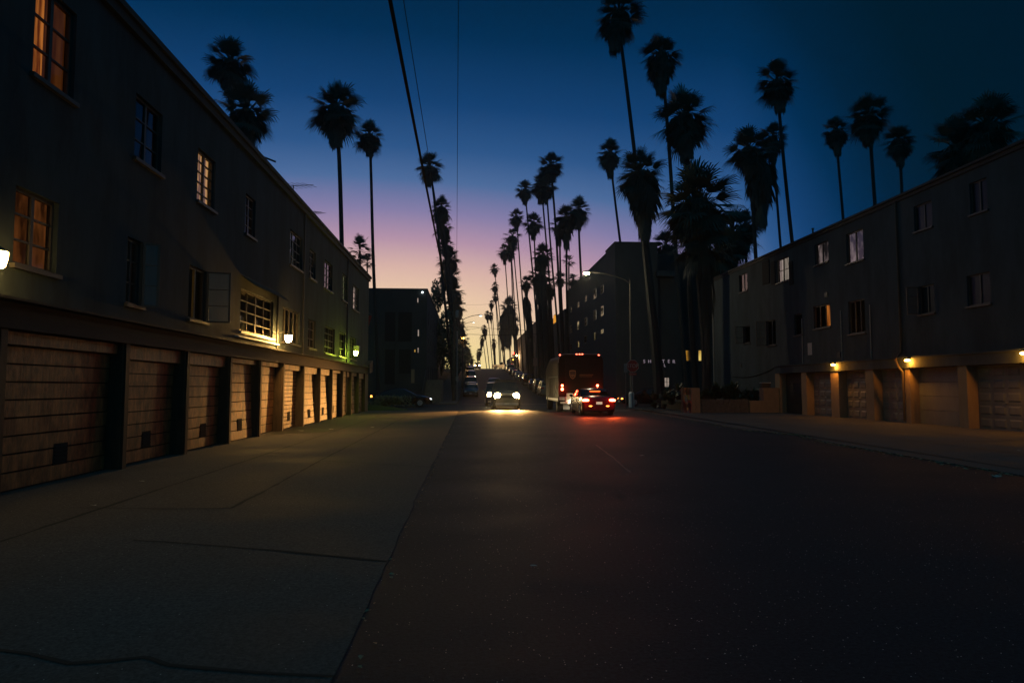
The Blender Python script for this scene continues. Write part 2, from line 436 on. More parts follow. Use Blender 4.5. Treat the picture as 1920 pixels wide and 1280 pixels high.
# grassy verge at the left corner
b = MB(); n = 14
for i in range(n):
    for j in range(n):
        def P(i, j):
            x = -14.6+i/n*10.6; y = 44.0+j/n*3.4 if False else 43.95+j/n*2.6
            h = .62*math.sin(math.pi*min(1, max(0, (i+.001)/n)))**.7*math.sin(math.pi*j/n)**.7
            return (x, y, .0+h*(1-.35*i/n))
        b.quad(P(i, j), P(i+1, j), P(i+1, j+1), P(i, j+1))
vg = b.build('grass_bank', M['grass'], smooth=True); tag(vg, 'low grassy bank at the corner past the last left garage, lit green', 'grass', kind='stuff')

# grit and leaves along the kerbs
b = MB(); r_ = random.Random(11)
def chip(b, x, y, z, s, r_):
    a = r_.uniform(0, 6.28); t = r_.uniform(-.5, .5)
    ux, uy = math.cos(a)*s, math.sin(a)*s
    vx, vy = -uy*.6, ux*.6
    b.quad((x-ux, y-uy, z), (x+vx, y+vy, z+s*abs(t)), (x+ux, y+uy, z+s*.2), (x-vx, y-vy, z+s*.4))
for i in range(700):
    k = r_.uniform(0, len(kp)-1.001); i0 = int(k); p = kp[i0].lerp(kp[i0+1], k-i0)
    chip(b, p.x-abs(r_.gauss(0, .16))-.03, p.y+r_.uniform(-.1, .1), .012, r_.uniform(.015, .055), r_)
for i in range(260):
    chip(b, r_.uniform(10.6, 13), r_.uniform(36, 43), .024, r_.uniform(.02, .06), r_)
for i in range(160):
    y = r_.uniform(3, 43); chip(b, -.68+abs(r_.gauss(0, .05)), y, .01, r_.uniform(.01, .03), r_)
tag(b.build('fallen_leaves', M['dry']), 'dry leaves and grit gathered along the kerbs', 'leaves', kind='stuff')
b = MB()
for i in range(900):
    y = 2.2*math.exp(r_.uniform(0, 2.6)); x = r_.uniform(-.6, 9)*min(1, .25+y/16)
    chip(b, x, y, .006, r_.uniform(.0022, .0055)*(1+y*.06), r_)
tag(b.build('road_grit', mat('glass_grit', (.8, .78, .7), .25)), 'pale grit and glass crumbs scattered over the asphalt', 'grit', kind='stuff')
def scrap(px, py, s, label, z=.024):
    p = onG(px, py, z); b = MB(); r_ = random.Random(px)
    pts = [(math.cos(a)*s*r_.uniform(.6, 1.2), math.sin(a)*s*.6*r_.uniform(.6, 1.2), r_.uniform(0, .4)*s+.002) for a in [k*1.05 for k in range(6)]]
    for i in range(6):
        q, w = pts[i], pts[(i+1) % 6]
        b.quad((p.x, p.y, z+.25*s), (p.x+q[0], p.y+q[1], z+q[2]), (p.x+w[0], p.y+w[1], z+w[2]))
    tag(b.build('paper_scrap', M['litter']), label, 'litter', 'scraps of litter on the ground')
for a in [(265, 903, .05, 'small white scrap near the second garage door on the left pavement'),
          (176, 948, .045, 'white scrap beside the long pavement joint near the left edge'),
          (565, 808, .09, 'crumpled white paper beside the dark stain by the left garages'),
          (621, 806, .10, 'pale crushed wrapper at the tip of the dark stain on the left pavement'),
          (698, 801, .07, 'tiny pale scrap in the middle of the far left pavement')]:
    scrap(*a[:3], a[3])
scrap(1000, 1061, .035, 'flat pale scrap alone in the middle of the near asphalt', .006)
scrap(1203, 855, .08, 'thin pale scrap on the asphalt below the red car', .006)
scrap(1868, 894, .09, 'pale scrap on the right asphalt near the picture edge', .006)
scrap(1911, 845, .05, 'small white scrap on the right driveway at the picture edge', .024)
# flat darker patch on the slab by the garages
b = MB(); q = [onG(*k, .0122) for k in ((520, 800), (545, 797), (600, 803), (625, 807), (590, 811), (540, 812), (500, 816))]
b.quad(*q); b.build('pavement_patch', mat('mark', (.03, .025, .02), .6))['kind'] = 'structure'

# ================================================================== BUILDINGS
def wall_holes(b, X, y0, y1, z0, z1, holes, out, depth=.18, m=0):
    """a wall sheet on the plane x=X with real openings; out = +1/-1 direction the outside faces"""
    ysn = sorted({y0, y1, *[h[0] for h in holes], *[h[1] for h in holes]})
    zsn = sorted({z0, z1, *[h[2] for h in holes], *[h[3] for h in holes]})
    for a, c in zip(ysn, ysn[1:]):
        for d, e_ in zip(zsn, zsn[1:]):
            my, mz = (a+c)/2, (d+e_)/2
            if any(h[0] < my < h[1] and h[2] < mz < h[3] for h in holes): continue
            b.quad((X, a, d), (X, c, d), (X, c, e_), (X, a, e_), m=m)
    for (a, c, d, e_) in holes:
        Xi = X-out*depth
        b.quad((X, a, d), (Xi, a, d), (Xi, a, e_), (X, a, e_), m=m)
        b.quad((X, c, d), (Xi, c, d), (Xi, c, e_), (X, c, e_), m=m)
        b.quad((X, a, d), (Xi, a, d), (Xi, c, d), (X, c, d), m=m)
        b.quad((X, a, e_), (Xi, a, e_), (Xi, c, e_), (X, c, e_), m=m)
def window(parent, X, out, y0, y1, z0, z1, nx=2, nz=3, fill='void', depth=.1, sill=True, casement=None, fm='frame', deep=None, split=None, strip=None, dusty=False):
    """frame with glazing bars, glass, sill; behind it a dark or lit room surface. Every window is its own part."""
    Xi = X-out*depth
    xa, xb = sorted((Xi-.03, Xi+.03))
    f = MB(); t = .05
    f.box(xa, xb, y0, y1, z0, z0+t); f.box(xa, xb, y0, y1, z1-t, z1)
    f.box(xa, xb, y0, y0+t, z0+t, z1-t); f.box(xa, xb, y1-t, y1, z0+t, z1-t)
    for i in range(1, nx):
        w = .035 if (nx % 2 == 0 and i == nx//2) else .016
        y = y0+(y1-y0)*i/nx; f.box(xa+.004, xb-.004, y-w, y+w, z0+t, z1-t)
    for j in range(1, nz):
        z = z0+(z1-z0)*j/nz; f.box(xa+.008, xb-.008, y0+t, y1-t, z-.014, z+.014)
    w = f.build('window', M[fm], parent)
    p = MB(); pq = [(Xi, y0+t, z0+t), (Xi, y1-t, z0+t), (Xi, y1-t, z1-t), (Xi, y0+t, z1-t)]; p.quad(*(pq if out > 0 else pq[::-1])); p.build('pane', M['dusty' if dusty else 'pane'], w)
    dp = deep or .35
    Xr = X-out*(depth+dp)
    c = MB()
    if split:                       # the lit part covers only a share of the width; the rest is dark
        ym = y0+(y1-y0)*split[0]; ym2 = y0+(y1-y0)*split[1]
        c.quad((Xr, ym, z0), (Xr, ym2, z0), (Xr, ym2, z1), (Xr, ym, z1)); c.build('curtain', M[fill], w)
    else:
        if fill != 'void':
            c.quad((Xr, y0-.1, z0-.2), (Xr, y1+.45, z0-.2), (Xr, y1+.45, z1+.3), (Xr, y0-.1, z1+.3)); c.build('curtain', M[fill], w)
        if strip:
            Xs = Xr+out*.03; q0, q1 = y0+(y1-y0)*strip[0], y0+(y1-y0)*strip[1]
            c = MB(); c.quad((Xs, q0, z0), (Xs, q1, z0), (Xs, q1, z1), (Xs, q0, z1)); c.build('lamp_lit_gap', M[strip[2]], w)
    if sill:
        s_ = MB(); a, b_ = sorted((X, X+out*.07)); s_.box(a, b_, y0-.06, y1+.06, z0-.07, z0-.003); s_.build('sill', M['frame_w'] if sill == 2 else M['frame'], w)
    if casement:                    # (hinge at 'near'/'far', angle in degrees)
        for hinge, ang in casement:
            yh = y0 if hinge == 'near' else y1
            wd = (y1-y0)/2
            dy = math.cos(R(ang))*wd*(-1 if hinge == 'near' else 1)*-1; dx = out*math.sin(R(ang))*wd
            q = MB()
            A = Vector((X+out*.01, yh, 0)); B = A+Vector((dx, dy, 0)); nrm = (B-A).normalized()
            def bar(p, q_, zlo, zhi, th=.02):
                n_ = Vector((-nrm.y, nrm.x, 0))*th
                P = [p-n_, q_-n_, q_+n_, p+n_]
                i = len(q.v)
                q.v += [(v.x, v.y, zlo) for v in P]+[(v.x, v.y, zhi) for v in P]
                for ff in ((0,1,2,3), (7,6,5,4), (0,4,5,1), (1,5,6,2), (2,6,7,3), (3,7,4,0)):
                    q.f.append(tuple(i+k for k in ff)); q.m.append(0)
            bar(A, A+nrm*.045, z0, z1); bar(B-nrm*.045, B, z0, z1)
            for k in range(4):
                z = z0+(z1-z0-.04)*k/3; bar(A+nrm*.045, B-nrm*.045, z, z+(.04 if k in (0, 3) else .02), .018)
            cs_ = q.build('casement', M[fm], w)
            g_ = MB(); g_.quad((A.x, A.y, z0), (B.x, B.y, z0), (B.x, B.y, z1), (A.x, A.y, z1)); g_.build('casement_pane', M['pane'], w)
    return w
def winrect(X, xl, xr, yt, yb, z=None):
    """wall rectangle from two measured columns; yt, yb read at the left column"""
    a, c = onX(xl, yt, X), onX(xr, yt, X)
    b_ = onX(xl, yb, X)
    y0, y1 = sorted((a.y, c.y))
    if z: return (y0, y1, z[0], z[1])
    return (y0, y1, min(a.z, b_.z), max(a.z, b_.z))

# ---------------------------------------------------------------- left apartment block
LBy0, LBy1, LBH = 2.0, 43.3, 8.42
lb = thing('apartment_building', (XL, 23, 0), 'long dark three-storey apartment block over a row of wooden garages, on the left', 'building')
UP, LO = (5.85, 7.1), (3.1, 4.3)
lw = []   # (rect, kwargs)
def LW(xl, xr, zz, **k): lw.append((winrect(XL, xl, xr, 600, 600, zz), k))
LW(38, 120, (6.05, 7.5), nx=2, nz=3, fill='lit_brown', strip=(.42, .62, 'lit_orange'), deep=.2)
LW(240, 292, (5.85, 7.1), nx=2, nz=3, fill='void')
LW(362, 396, (5.85, 7.1), nx=2, nz=5, fill='lit_warm', deep=.2)
LW(455, 474, (5.85, 7.0), nx=2, nz=4, fill='lit_dim')
LW(541, 564, (5.85, 7.1), nx=3, nz=4, fill='lit_cool')
LW(578, 590, (5.85, 7.0), nx=2, nz=4, fill='lit_cool')
LW(607, 622, (5.85, 7.1), nx=2, nz=4, fill='void')
LW(640, 650, (5.85, 7.2), nx=2, nz=4, fill='lit_green', deep=.12)
LW(660, 672, (5.75, 7.1), nx=3, nz=4, fill='lit_pale', deep=.12)
LW(18, 101, (3.22, 4.33), nx=2, nz=3, fill='lit_dim', deep=.2, sill=True)
LW(234, 263, (3.05, 4.3), nx=2, nz=3, fill='lit_cool', casement=[('far', 120)])
LW(352, 386, (3.05, 4.28), nx=2, nz=1, fill='lit_amber', split=(0, .48), casement=[('far', 105)], deep=.15)
LW(450, 512, (3.05, 4.25), nx=4, nz=4, fill='lit_gold', split=(.1, .35), sill=2, deep=.3)
LW(530, 562, (3.05, 4.25), nx=4, nz=1, fill='void')
LW(578, 592, (3.05, 4.2), nx=2, nz=3, fill='void')
LW(609, 628, (3.0, 4.2), nx=4, nz=4, fill='lit_dim', split=(.6, .85))
LW(637, 648, (3.0, 4.2), nx=2, nz=3, fill='void', sill=2)
LW(657, 668, (3.0, 4.2), nx=2, nz=3, fill='void')
holes = [w[0] for w in lw]
b = MB(); wall_holes(b, XL, LBy0, LBy1, 2.7, LBH-.12, holes, 1)
b.quad((XL, LBy1, 0), (-20, LBy1, 0), (-20, LBy1, LBH-.12), (XL, LBy1, LBH-.12))
b.quad((XL, LBy0, 0), (-20, LBy0, 0), (-20, LBy0, LBH-.12), (XL, LBy0, LBH-.12))
b.quad((-20, LBy0, 0), (-20, LBy1, 0), (-20, LBy1, LBH-.12), (-20, LBy0, LBH-.12))
b.build('wall', M['stucco'], lb)
b = MB(); b.box(-20, XL+.16, LBy0-.1, LBy1+.12, LBH-.118, LBH); b.box(XL+.005, XL+.10, LBy0, LBy1, LBH-.30, LBH-.12)
b.build('roof', M['fascia'], lb)
for r_, k in lw: window(lb, XL, 1, r_[0], r_[1], r_[2], r_[3], **k)
b = MB(); b.quad((XL-.72, LBy0, 2.7), (XL-.72, LBy1-.1, 2.7), (XL-.72, LBy1-.1, LBH-.2), (XL-.72, LBy0, LBH-.2)); b.build('interior', M['void'], lb)
# window hood and white sill band at the bay beside the second lamp
y0, y1 = winrect(XL, 447, 518, 600, 600, LO)[:2]
b = MB(); b.quad((XL+.01, y0, 4.62), (XL+.01, y1, 4.62), (XL+.42, y1, 4.33), (XL+.42, y0, 4.33)); b.quad((XL+.01, y0, 4.60), (XL+.42, y0, 4.31), (XL+.42, y1, 4.31), (XL+.01, y1, 4.60))
b.build('window_hood', M['post_wood'], lb)
b = MB(); b.box(XL, XL+.10, y0-.25, y1+.05, 2.86, 2.90); b.build('sill_band', M['white'], lb)
# fascia over garages with a rolled-felt lip
b = MB(); b.box(XL-.22, XL+.10, LBy0, LBy1-.4, 2.30, 2.66); b.box(XL-.22, XL+.30, LBy0, LBy1-.4, 2.662, 2.70)
b.build('garage_fascia', M['fascia'], lb)
b = MB(); yq = LBy1-.9
b.quad((XL+.02, yq-1.4, 2.705), (XL+.30, yq-1.4, 2.705), (XL+.30, yq+.9, 3.15), (XL+.02, yq+.9, 3.15))
b.quad((XL+.30, yq-.4, 2.3), (XL+.30, yq+.9, 2.45), (XL+.30, yq+.9, 3.15), (XL+.30, yq-.4, 2.9))
b.build('lean_to_roof', M['brick'], lb)
# garage bays
pl = [4.2, 6.9, 9.65]+[onX(p, 800, XL).y for p in (229, 345, 427, 484, 527, 566, 597, 620, 640, 656, 670, 683)]
rg = random.Random(5)
for i, (a, c) in enumerate(zip(pl, pl[1:])):
    p = MB(); p.box(XL-.25, XL+.02, a-.12, a+.12, 0, 2.298); p.box(XL+.022, XL+.06, a-.07, a+.07, 0, 2.29); p.build('garage_post', M['post_wood'], lb)
    d0, d1 = a+.14, c-.14
    top = 2.28
    hdr = rg.choice([.18, .26, .30, .12])
    rec = XL-.20+rg.uniform(-.01, .02)
    tilt = rg.uniform(-.05, .11)
    hb = MB(); hb.box(rec-.06, XL-.06, d0, d1, top-hdr, top); hb.build('header_board', M['door_wood'], lb)
    n = 8 if i != 7 else 15
    db = MB(); H = top-hdr-.03
    for k in range(n):
        za, zb = .03+H*k/n, .03+H*(k+1)/n-.024
        xo = rec+tilt*(1-(za/H)) ; xo2 = rec+tilt*(1-(zb/H))
        i0 = len(db.v)
        for (x, z) in ((xo, za), (xo2, zb), (xo2-.03, zb), (xo-.03, za)):
            db.v += [(x, d0+.02, z), (x, d1-.02, z)]
        for q_ in ((0, 1, 3, 2), (2, 3, 5, 4), (4, 5, 7, 6)):
            db.f.append(tuple(i0+t for t in q_)); db.m.append(0)
        db.quad((xo, d0+.02, za), (xo2, d0+.02, zb), (xo2-.05, d0+.02, zb), (xo-.05, d0+.02, za))
    bk = MB()
    door = db.build('garage_door', M['door_wood'], lb)
    db2 = MB(); db2.quad((rec-.055, d0, 0), (rec-.055, d1, 0), (rec-.055, d1, top), (rec-.055, d0, top)); db2.build('door_back', M['void'], door)
    if i not in (6, 11):
        vc = d0+(d1-d0)*rg.uniform(.5, .62); v = MB()
        xv = rec+tilt*.85
        v.box(xv-.01, xv+.006, vc-.19, vc+.19, .26, .60, m=0)
        for k in range(5): v.box(xv+.007, xv+.022, vc-.17, vc+.17, .285+k*.062, .305+k*.062, m=0)
        v.build('vent', M['void'], door)
p = MB(); p.box(XL-.25, XL+.03, pl[-1]-.12, LBy1-.02, 0, 2.29); p.build('garage_post', M['post_wood'], lb)
b = MB(); b.quad((XL-.26, LBy0, 0), (XL-.26, LBy1, 0), (XL-.26, LBy1, 2.7), (XL-.26, LBy0, 2.7)); b.build('garage_back', M['void'], lb)
# downpipes, vents
b = MB()
for px_, z0, z1 in ((566, 2.7, 8.1), (649.5, 0.2, 8.1), (518, 2.7, 4.6)):
    y = onX(px_, 600, XL).y; b.tube([(XL+.05, y, z0), (XL+.05, y, z1)], .035, 6)
b.build('downpipe', M['dark'], lb)
# wall lamps
M['lampglow'] = emis('lamp_glass', (1.0, .54, .13), 650)
M['lampglow_n'] = emis('lamp_glass_near', (1.0, .60, .16), 80)
M['lampglow_g'] = emis('lamp_glass_green', (.80, 1.0, .06), 230)
def wall_lamp(y, z, proj, gm, c, pw, label):
    o = thing('wall_lamp', (XL, y, z), label, 'lamp', 'lamps on the left block')
    b = MB(); b.lathe((XL+.002, y, z+.12), [(.06, 0), (.06, .02), (.03, .03)], 'x', 12); b.build('wall_plate', M['dark'], o)
    pts = [(XL+.02, y, z+.12)]+[(XL+.02+(proj-.02)*math.sin(R(a)), y, z+.12+.10*math.sin(R(a*2))*.8+.04*(a/90)) for a in (20, 40, 60, 80, 90)]
    b = MB(); b.tube(pts, .016, 6); b.build('arm', M['dark'], o)
    x = XL+proj
    b = MB(); b.lathe((x, y, z+.13), [(.03, .03), (.05, .02), (.10, -.02), (.115, -.035)], 'z', 16); b.build('cap', M['dark'], o, True)
    b = MB(); b.lathe((x, y, z), [(.055, -.12), (.085, -.09), (.11, .02), (.112, .09)], 'z', 16); b.build('lamp_glass', gm, o, True)
    return o
for px_, py_, gm, c, pw, lab in ((-4, 485, 'lampglow_n', (1, .72, .28), 9, 'lit wall lamp cut by the left edge of the picture, beside a dim window'),
                                (541, 634, 'lampglow', (1, .70, .26), 60, 'bright yellow-white wall lamp on a curved arm, middle of the left block'),
                                (667, 662, 'lampglow_g', (.85, 1, .18), 34, 'greenish-yellow wall lamp near the far end of the left block')):
    proj = .46 if px_ > 0 else .30
    P = onX(px_, py_, XL+proj); wall_lamp(P.y, P.z, proj, M[gm], c, pw, lab)
# small things on the left wall and roof
y = onX(664, 650, XL).y
o = thing('air_conditioner', (XL, y, 3.6), 'small box air conditioner on the wall above the greenish lamp', 'air conditioner')
b = MB(); b.box(XL+.002, XL+.30, y-.2, y+.2, 3.45, 3.75); b.build('casing', M['galv'], o)
b = MB(); [b.box(XL+.302, XL+.31, y-.17, y+.17, 3.48+k*.05, 3.50+k*.05) for k in range(5)]; b.build('grille', M['dark'], o)
def antenna(px, py, n, s, lab):
    P = onX(px, py, XL-.5); o = thing('roof_antenna', (P.x, P.y, LBH), lab, 'antenna', 'roof antennas on the left block')
    b = MB(); b.tube([(P.x, P.y, LBH), (P.x+.05, P.y, P.z)], .02, 6); b.build('mast', M['dark'], o)
    b = MB(); b.tube([(P.x-.3*s, P.y, P.z-.05), (P.x+1.0*s, P.y, P.z+.02)], .012, 5)
    for k in range(n):
        x = P.x-.25*s+k*1.2*s/n; L = (.55-.05*k)*s
        b.tube([(x-.15, P.y-L, P.z-.03+.05*k/n), (x+.3, P.y+L, P.z-.03+.05*k/n)], .008, 4)
    b.build('antenna_head', M['dark'], o)
antenna(548, 347, 5, .8, 'tilted television antenna sticking out over the roof edge')
antenna(578, 398, 6, .55, 'small further antenna on the same roof edge, beyond the vent cowl')
P = onX(563, 390, XL-.1); b = MB(); b.lathe((P.x, P.y, LBH), [(.07, 0), (.07, P.z-LBH-.05), (.12, P.z-LBH), (.02, P.z-LBH+.1)], 'z', 10)
o = thing('roof_vent', (P.x, P.y, LBH), 'stubby vent cowl on the left roof edge between the antennas', 'vent'); b.build('cowl', M['dark'], o)
P = onX(475, 288, XL-.3); b = MB(); b.tube([(P.x, P.y, LBH), (P.x+.1, P.y+.1, P.z), (P.x+.6, P.y+.3, P.z-.15)], .03, 6)
tag(b.build('roof_pipe', M['dark']), 'bent pipe poking over the left roof below the low palm', 'pipe')
# hanging banner at the corner
o = thing('banner_sign', (-6.0, 43.9, 4), 'dark red tilted banner at the far corner of the left block', 'sign')
q = [onY(*k, 44.3) for k in ((684, 590), (697, 592), (688, 622), (679, 617))]
b = MB(); b.quad(*q); b.quad(*[v+Vector((0, .02, 0)) for v in q]); b.build('cloth', mat('red_cloth', (.30, .03, .02), .8), o)
b = MB(); b.tube([(-6.4, 43.3, q[0].z+.05), q[1]+Vector((0, 0, .05))], .015, 6); b.build('bracket', M['dark'], o)

# ---------------------------------------------------------------- right apartment block
RBy1, RBH, RBy0 = onX(1338, 640, XR).y, 9.53, 3.0
rb = thing('apartment_building', (XR, 27, 0), 'pale stucco three-storey block with panelled garages, on the right', 'building')
rw = []
def RW(xl, xr, yt, yb, **k): rw.append((winrect(XR, xl, xr, yt, yb), k))
RW(1386, 1401, 516, 549, nx=2, nz=1)
RW(1455, 1479, 489, 532, nx=2, nz=2, fill='lit_pale')
RW(1527, 1553, 460, 498, nx=2, nz=1, fill='pink_sky_glow')
RW(1586, 1618, 440, 496, nx=2, nz=1, fill='pink_sky_glow')
RW(1713, 1747, 388, 436, nx=2, nz=1, dusty=True)
RW(1817, 1850, 345, 404, nx=2, nz=1, dusty=True)
RW(1394, 1406, 612, 644, nx=1, nz=1, casement=[('far', 100)])
RW(1437, 1454, 602, 648, nx=2, nz=1, casement=[('far', 100)])
RW(1489, 1504, 590, 629, nx=1, nz=1)
RW(1525, 1556, 575, 617, nx=3, nz=1, fill='lit_orange', split=(.05, .75))
RW(1590, 1621, 566, 627, nx=3, nz=1, fill='lit_warm', split=(.15, .5))
RW(1722, 1751, 538, 590, nx=2, nz=1, dusty=True, casement=[('far', 100)])
RW(1812, 1856, 518, 575, nx=2, nz=1, dusty=True)
b = MB(); wall_holes(b, XR, RBy0, RBy1, 2.72, RBH-.1, [w[0] for w in rw], -1)
GE = onX(1467, 750, XR).y+.35
wall_holes(b, XR, GE, RBy1, -.02, 2.72, [], -1)
b.quad((XR, RBy1, 0), (32, RBy1, 0), (32, RBy1, RBH-.1), (XR, RBy1, RBH-.1))
b.quad((XR, RBy0, 0), (32, RBy0, 0), (32, RBy0, RBH-.1), (XR, RBy0, RBH-.1))
b.build('wall', M['stucco_r'], rb)
b = MB(); b.box(XR-.14, 32, RBy0-.1, RBy1+.1, RBH-.098, RBH); b.box(XR-.06, XR-.004, RBy0, RBy1, RBH-.24, RBH-.1); b.build('roof', M['fascia'], rb)
for r_, k in rw: window(rb, XR, -1, *r_, **k)
b = MB(); b.quad((XR+.72, RBy0+.1, 2.8), (XR+.72, RBy1-.1, 2.8), (XR+.72, RBy1-.1, RBH-.2), (XR+.72, RBy0+.1, RBH-.2)); b.quad((31.9, RBy0, 0), (31.9, RBy1, 0), (31.9, RBy1, RBH-.11), (31.9, RBy0, RBH-.11)); b.build('interior', M['void'], rb)
# dark shutters beside one upper window
for xl, xr in ((1430, 1443), (1446, 1454), (1480, 1487)):
    r_ = winrect(XR, xl, xr, 492, 535); s_ = MB(); s_.box(XR-.05, XR-.004, r_[0], r_[1], r_[2], r_[3])
    for k in range(14): s_.box(XR-.062, XR-.051, r_[0]+.04, r_[1]-.04, r_[2]+.06+k*.08, r_[2]+.10+k*.08)
    s_.build('shutter', M['void'], rb)
# garage fascia
b = MB(); b.box(XR-.30, XR+.3, RBy0, GE, 2.27, 2.66); b.box(XR-.36, XR, RBy0, GE, 2.663, 2.72); b.build('garage_fascia', M['stucco_r'], rb)
gp = [(1467.6, 1508.6), (1518, 1564), (1579, 1630), (1645, 1705), (1714, 1805), (1822, 1935)]
prs = []
for xl, xr in gp:
    a, c = onX(xr, 760, XR-.1).y, onX(xl, 760, XR-.1).y; prs.append((a, c))
prs.append((prs[-1][0]-3.0, prs[-1][0]-.45)); prs.append((prs[-1][0]-3.0, prs[-1][0]-.45)); prs.append((prs[-1][0]-3.0, prs[-1][0]-.45))
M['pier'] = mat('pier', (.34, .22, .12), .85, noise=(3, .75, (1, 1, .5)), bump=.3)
prev = GE
for i, (a, c) in enumerate(prs):
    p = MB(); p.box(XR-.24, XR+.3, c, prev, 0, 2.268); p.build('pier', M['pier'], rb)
    prev = a
    d = MB(); xd = XR+.14
    if i == 0 or i == 4:                       # plain sectional door
        for k in range(4): d.box(xd, xd+.04, a+.003, c-.003, .02+k*.56, .02+k*.56+.548)
        dr = d.build('garage_door', M['dark'] if i == 0 else M['door_r'], rb)
    else:
        d.box(xd+.02, xd+.05, a+.003, c-.003, .02, 2.262)
        nr, nc = (5, 4)
        w_ = (c-a)/nc; h_ = 2.24/nr
        for r2 in range(nr):
            for c2 in range(nc):
                y_, z_ = a+c2*w_, .02+r2*h_
                # raised panel: bevelled quad
                o_, i_ = .07, .12
                A = [(xd+.019, y_+o_, z_+o_), (xd+.019, y_+w_-o_, z_+o_), (xd+.019, y_+w_-o_, z_+h_-o_), (xd+.019, y_+o_, z_+h_-o_)]
                B = [(xd-.005, y_+i_, z_+i_), (xd-.005, y_+w_-i_, z_+i_), (xd-.005, y_+w_-i_, z_+h_-i_), (xd-.005, y_+i_, z_+h_-i_)]
                d.quad(*B)
                for k in range(4): d.quad(A[k], A[(k+1) % 4], B[(k+1) % 4], B[k])
            if r2: d.box(xd+.012, xd+.0195, a+.01, c-.01, .02+r2*h_-.012, .02+r2*h_+.002)
        dr = d.build('garage_door', M['door_r'], rb)
        hd = MB(); hd.ell((xd-.02, (a+c)/2, .95), (.03, .07, .03), 8, 5); hd.build('handle', M['galv'], dr)
p = MB(); p.box(XR-.24, XR+.3, RBy0, prev, 0, 2.268); p.build('pier', M['pier'], rb)
# downpipes
b = MB(); y = onX(1690, 600, XR).y
b.tube([(XR-.06, y, RBH-.2), (XR-.06, y, 2.95), (XR-.42, y-.15, 2.62), (XR-.42, y-.35, 2.3), (XR-.30, y-.42, 2.1), (XR-.30, y-.42, .1)], .045, 8)
b.build('downpipe', M['post_wood'], rb)
b = MB()
for px_ in (1507, 1636, 1581): 
    y = onX(px_, 700, XR).y; b.tube([(XR-.03, y, 2.75), (XR-.03, y, 5.2)], .022, 6)
y = onX(1340, 600, XR).y; b.tube([(XR-.05, RBy1-.1, .1), (XR-.05, RBy1-.1, 9.2)], .05, 6)
b.build('conduit', M['frame_w'], rb)
b = MB(); c0, c1 = onX(1375, 706, XR), onX(1453, 690, XR)
pts = [(XR-.03, c0.y+(c1.y-c0.y)*t, c0.z+(c1.z-c0.z)*t-.25*math.sin(math.pi*t)) for t in [k/8 for k in range(9)]]
b.tube(pts, .02, 5); b.build('cable', M['wire'], rb)
for px_, py_ in ((1390, 685), (1574, 665), (1550, 552)):
    q = onX(px_, py_, XR); b = MB(); b.box(XR-.05, XR-.003, q.y-.14, q.y+.14, q.z-.12, q.z+.12); b.build('wall_vent', M['dark'], rb)
q = onX(1519, 654, XR); b = MB(); b.box(XR-.02, XR-.003, q.y-.22, q.y+.22, q.z-.32, q.z+.32); wn = b.build('notice_plate', mat('plate', (.33, .29, .27), .6), rb)
# soffit lamps
M['sodium'] = emis('sodium_lamp', (1.0, .50, .08), 60)
for px_, py_, pw, lab in ((1563, 686, 26, 'orange lamp under the ledge above the pier of the second and third right garages'),
                          (1702, 677, 30, 'orange lamp under the ledge beside the bent downpipe'),
                          (1921, 659, 30, 'orange lamp under the ledge at the right edge of the picture')):
    q = onX(px_, py_, XR-.42)
    o = thing('soffit_lamp', (XR-.36, q.y, 2.66), lab, 'lamp', 'orange lamps under the right ledge')
    b = MB(); b.box(XR-.50, XR-.362, q.y-.11, q.y+.11, 2.61, 2.66); b.build('bracket', M['dark'], o)
    b = MB(); b.ell((XR-.44, q.y, 2.565), (.08, .15, .045), 12, 6); b.build('bulb', M['sodium'], o, True)
    plamp('lamp_light', (XR-.41, q.y, 2.48), (1, .36, .03), pw*2.2, .05, parent=o)
# roof pipes
for px_, py_, lab in ((1524, 430, 'taller of two thin roof pipes on the right block'), (1538, 434, 'shorter of two thin roof pipes on the right block')):
    q = onX(px_, py_, XR+.3); b = MB(); b.tube([(q.x, q.y, RBH), (q.x, q.y, q.z)], .05, 8); b.tube([(q.x, q.y, q.z), (q.x, q.y, q.z+.06)], .075, 8)
    tag(b.build('roof_pipe', M['dark']), lab, 'pipe')

# ---------------------------------------------------------------- generic blocks further up
def block(name, x0, x1, y0, y1, H, mt, label, side, wins, z0=None, cap=.25, capm=None):
    o = thing(name, ((x0+x1)/2, (y0+y1)/2, gz(y0)), label, 'building')
    b = MB(); Xs = x1 if side > 0 else x0
    hs = [w[:4] for w in wins]
    wall_holes(b, Xs, y0, y1, gz(y0)-.5, H, hs, side, .15)
    b.quad((x0, y0, -.5), (x1, y0, -.5), (x1, y0, H), (x0, y0, H))
    Xo = x0 if side > 0 else x1
    b.quad((Xo, y0, -.5), (Xo, y1, -.5), (Xo, y1, H), (Xo, y0, H))
    b.quad((x0, y1, -.5), (x1, y1, -.5), (x1, y1, H), (x0, y1, H))
    b.build('wall', mt, o)
    b = MB(); b.box(x0-.05, x1+.05, y0-.05, y1+.05, H+.002, H+cap); b.build('roof', capm or M['stucco_d'], o)
    for w in wins:
        k = dict(w[4]) if len(w) > 4 else {}
        window(o, Xs, side, *w[:4], **{**dict(nx=1, nz=2, sill=False, depth=.07), **k})
    return o
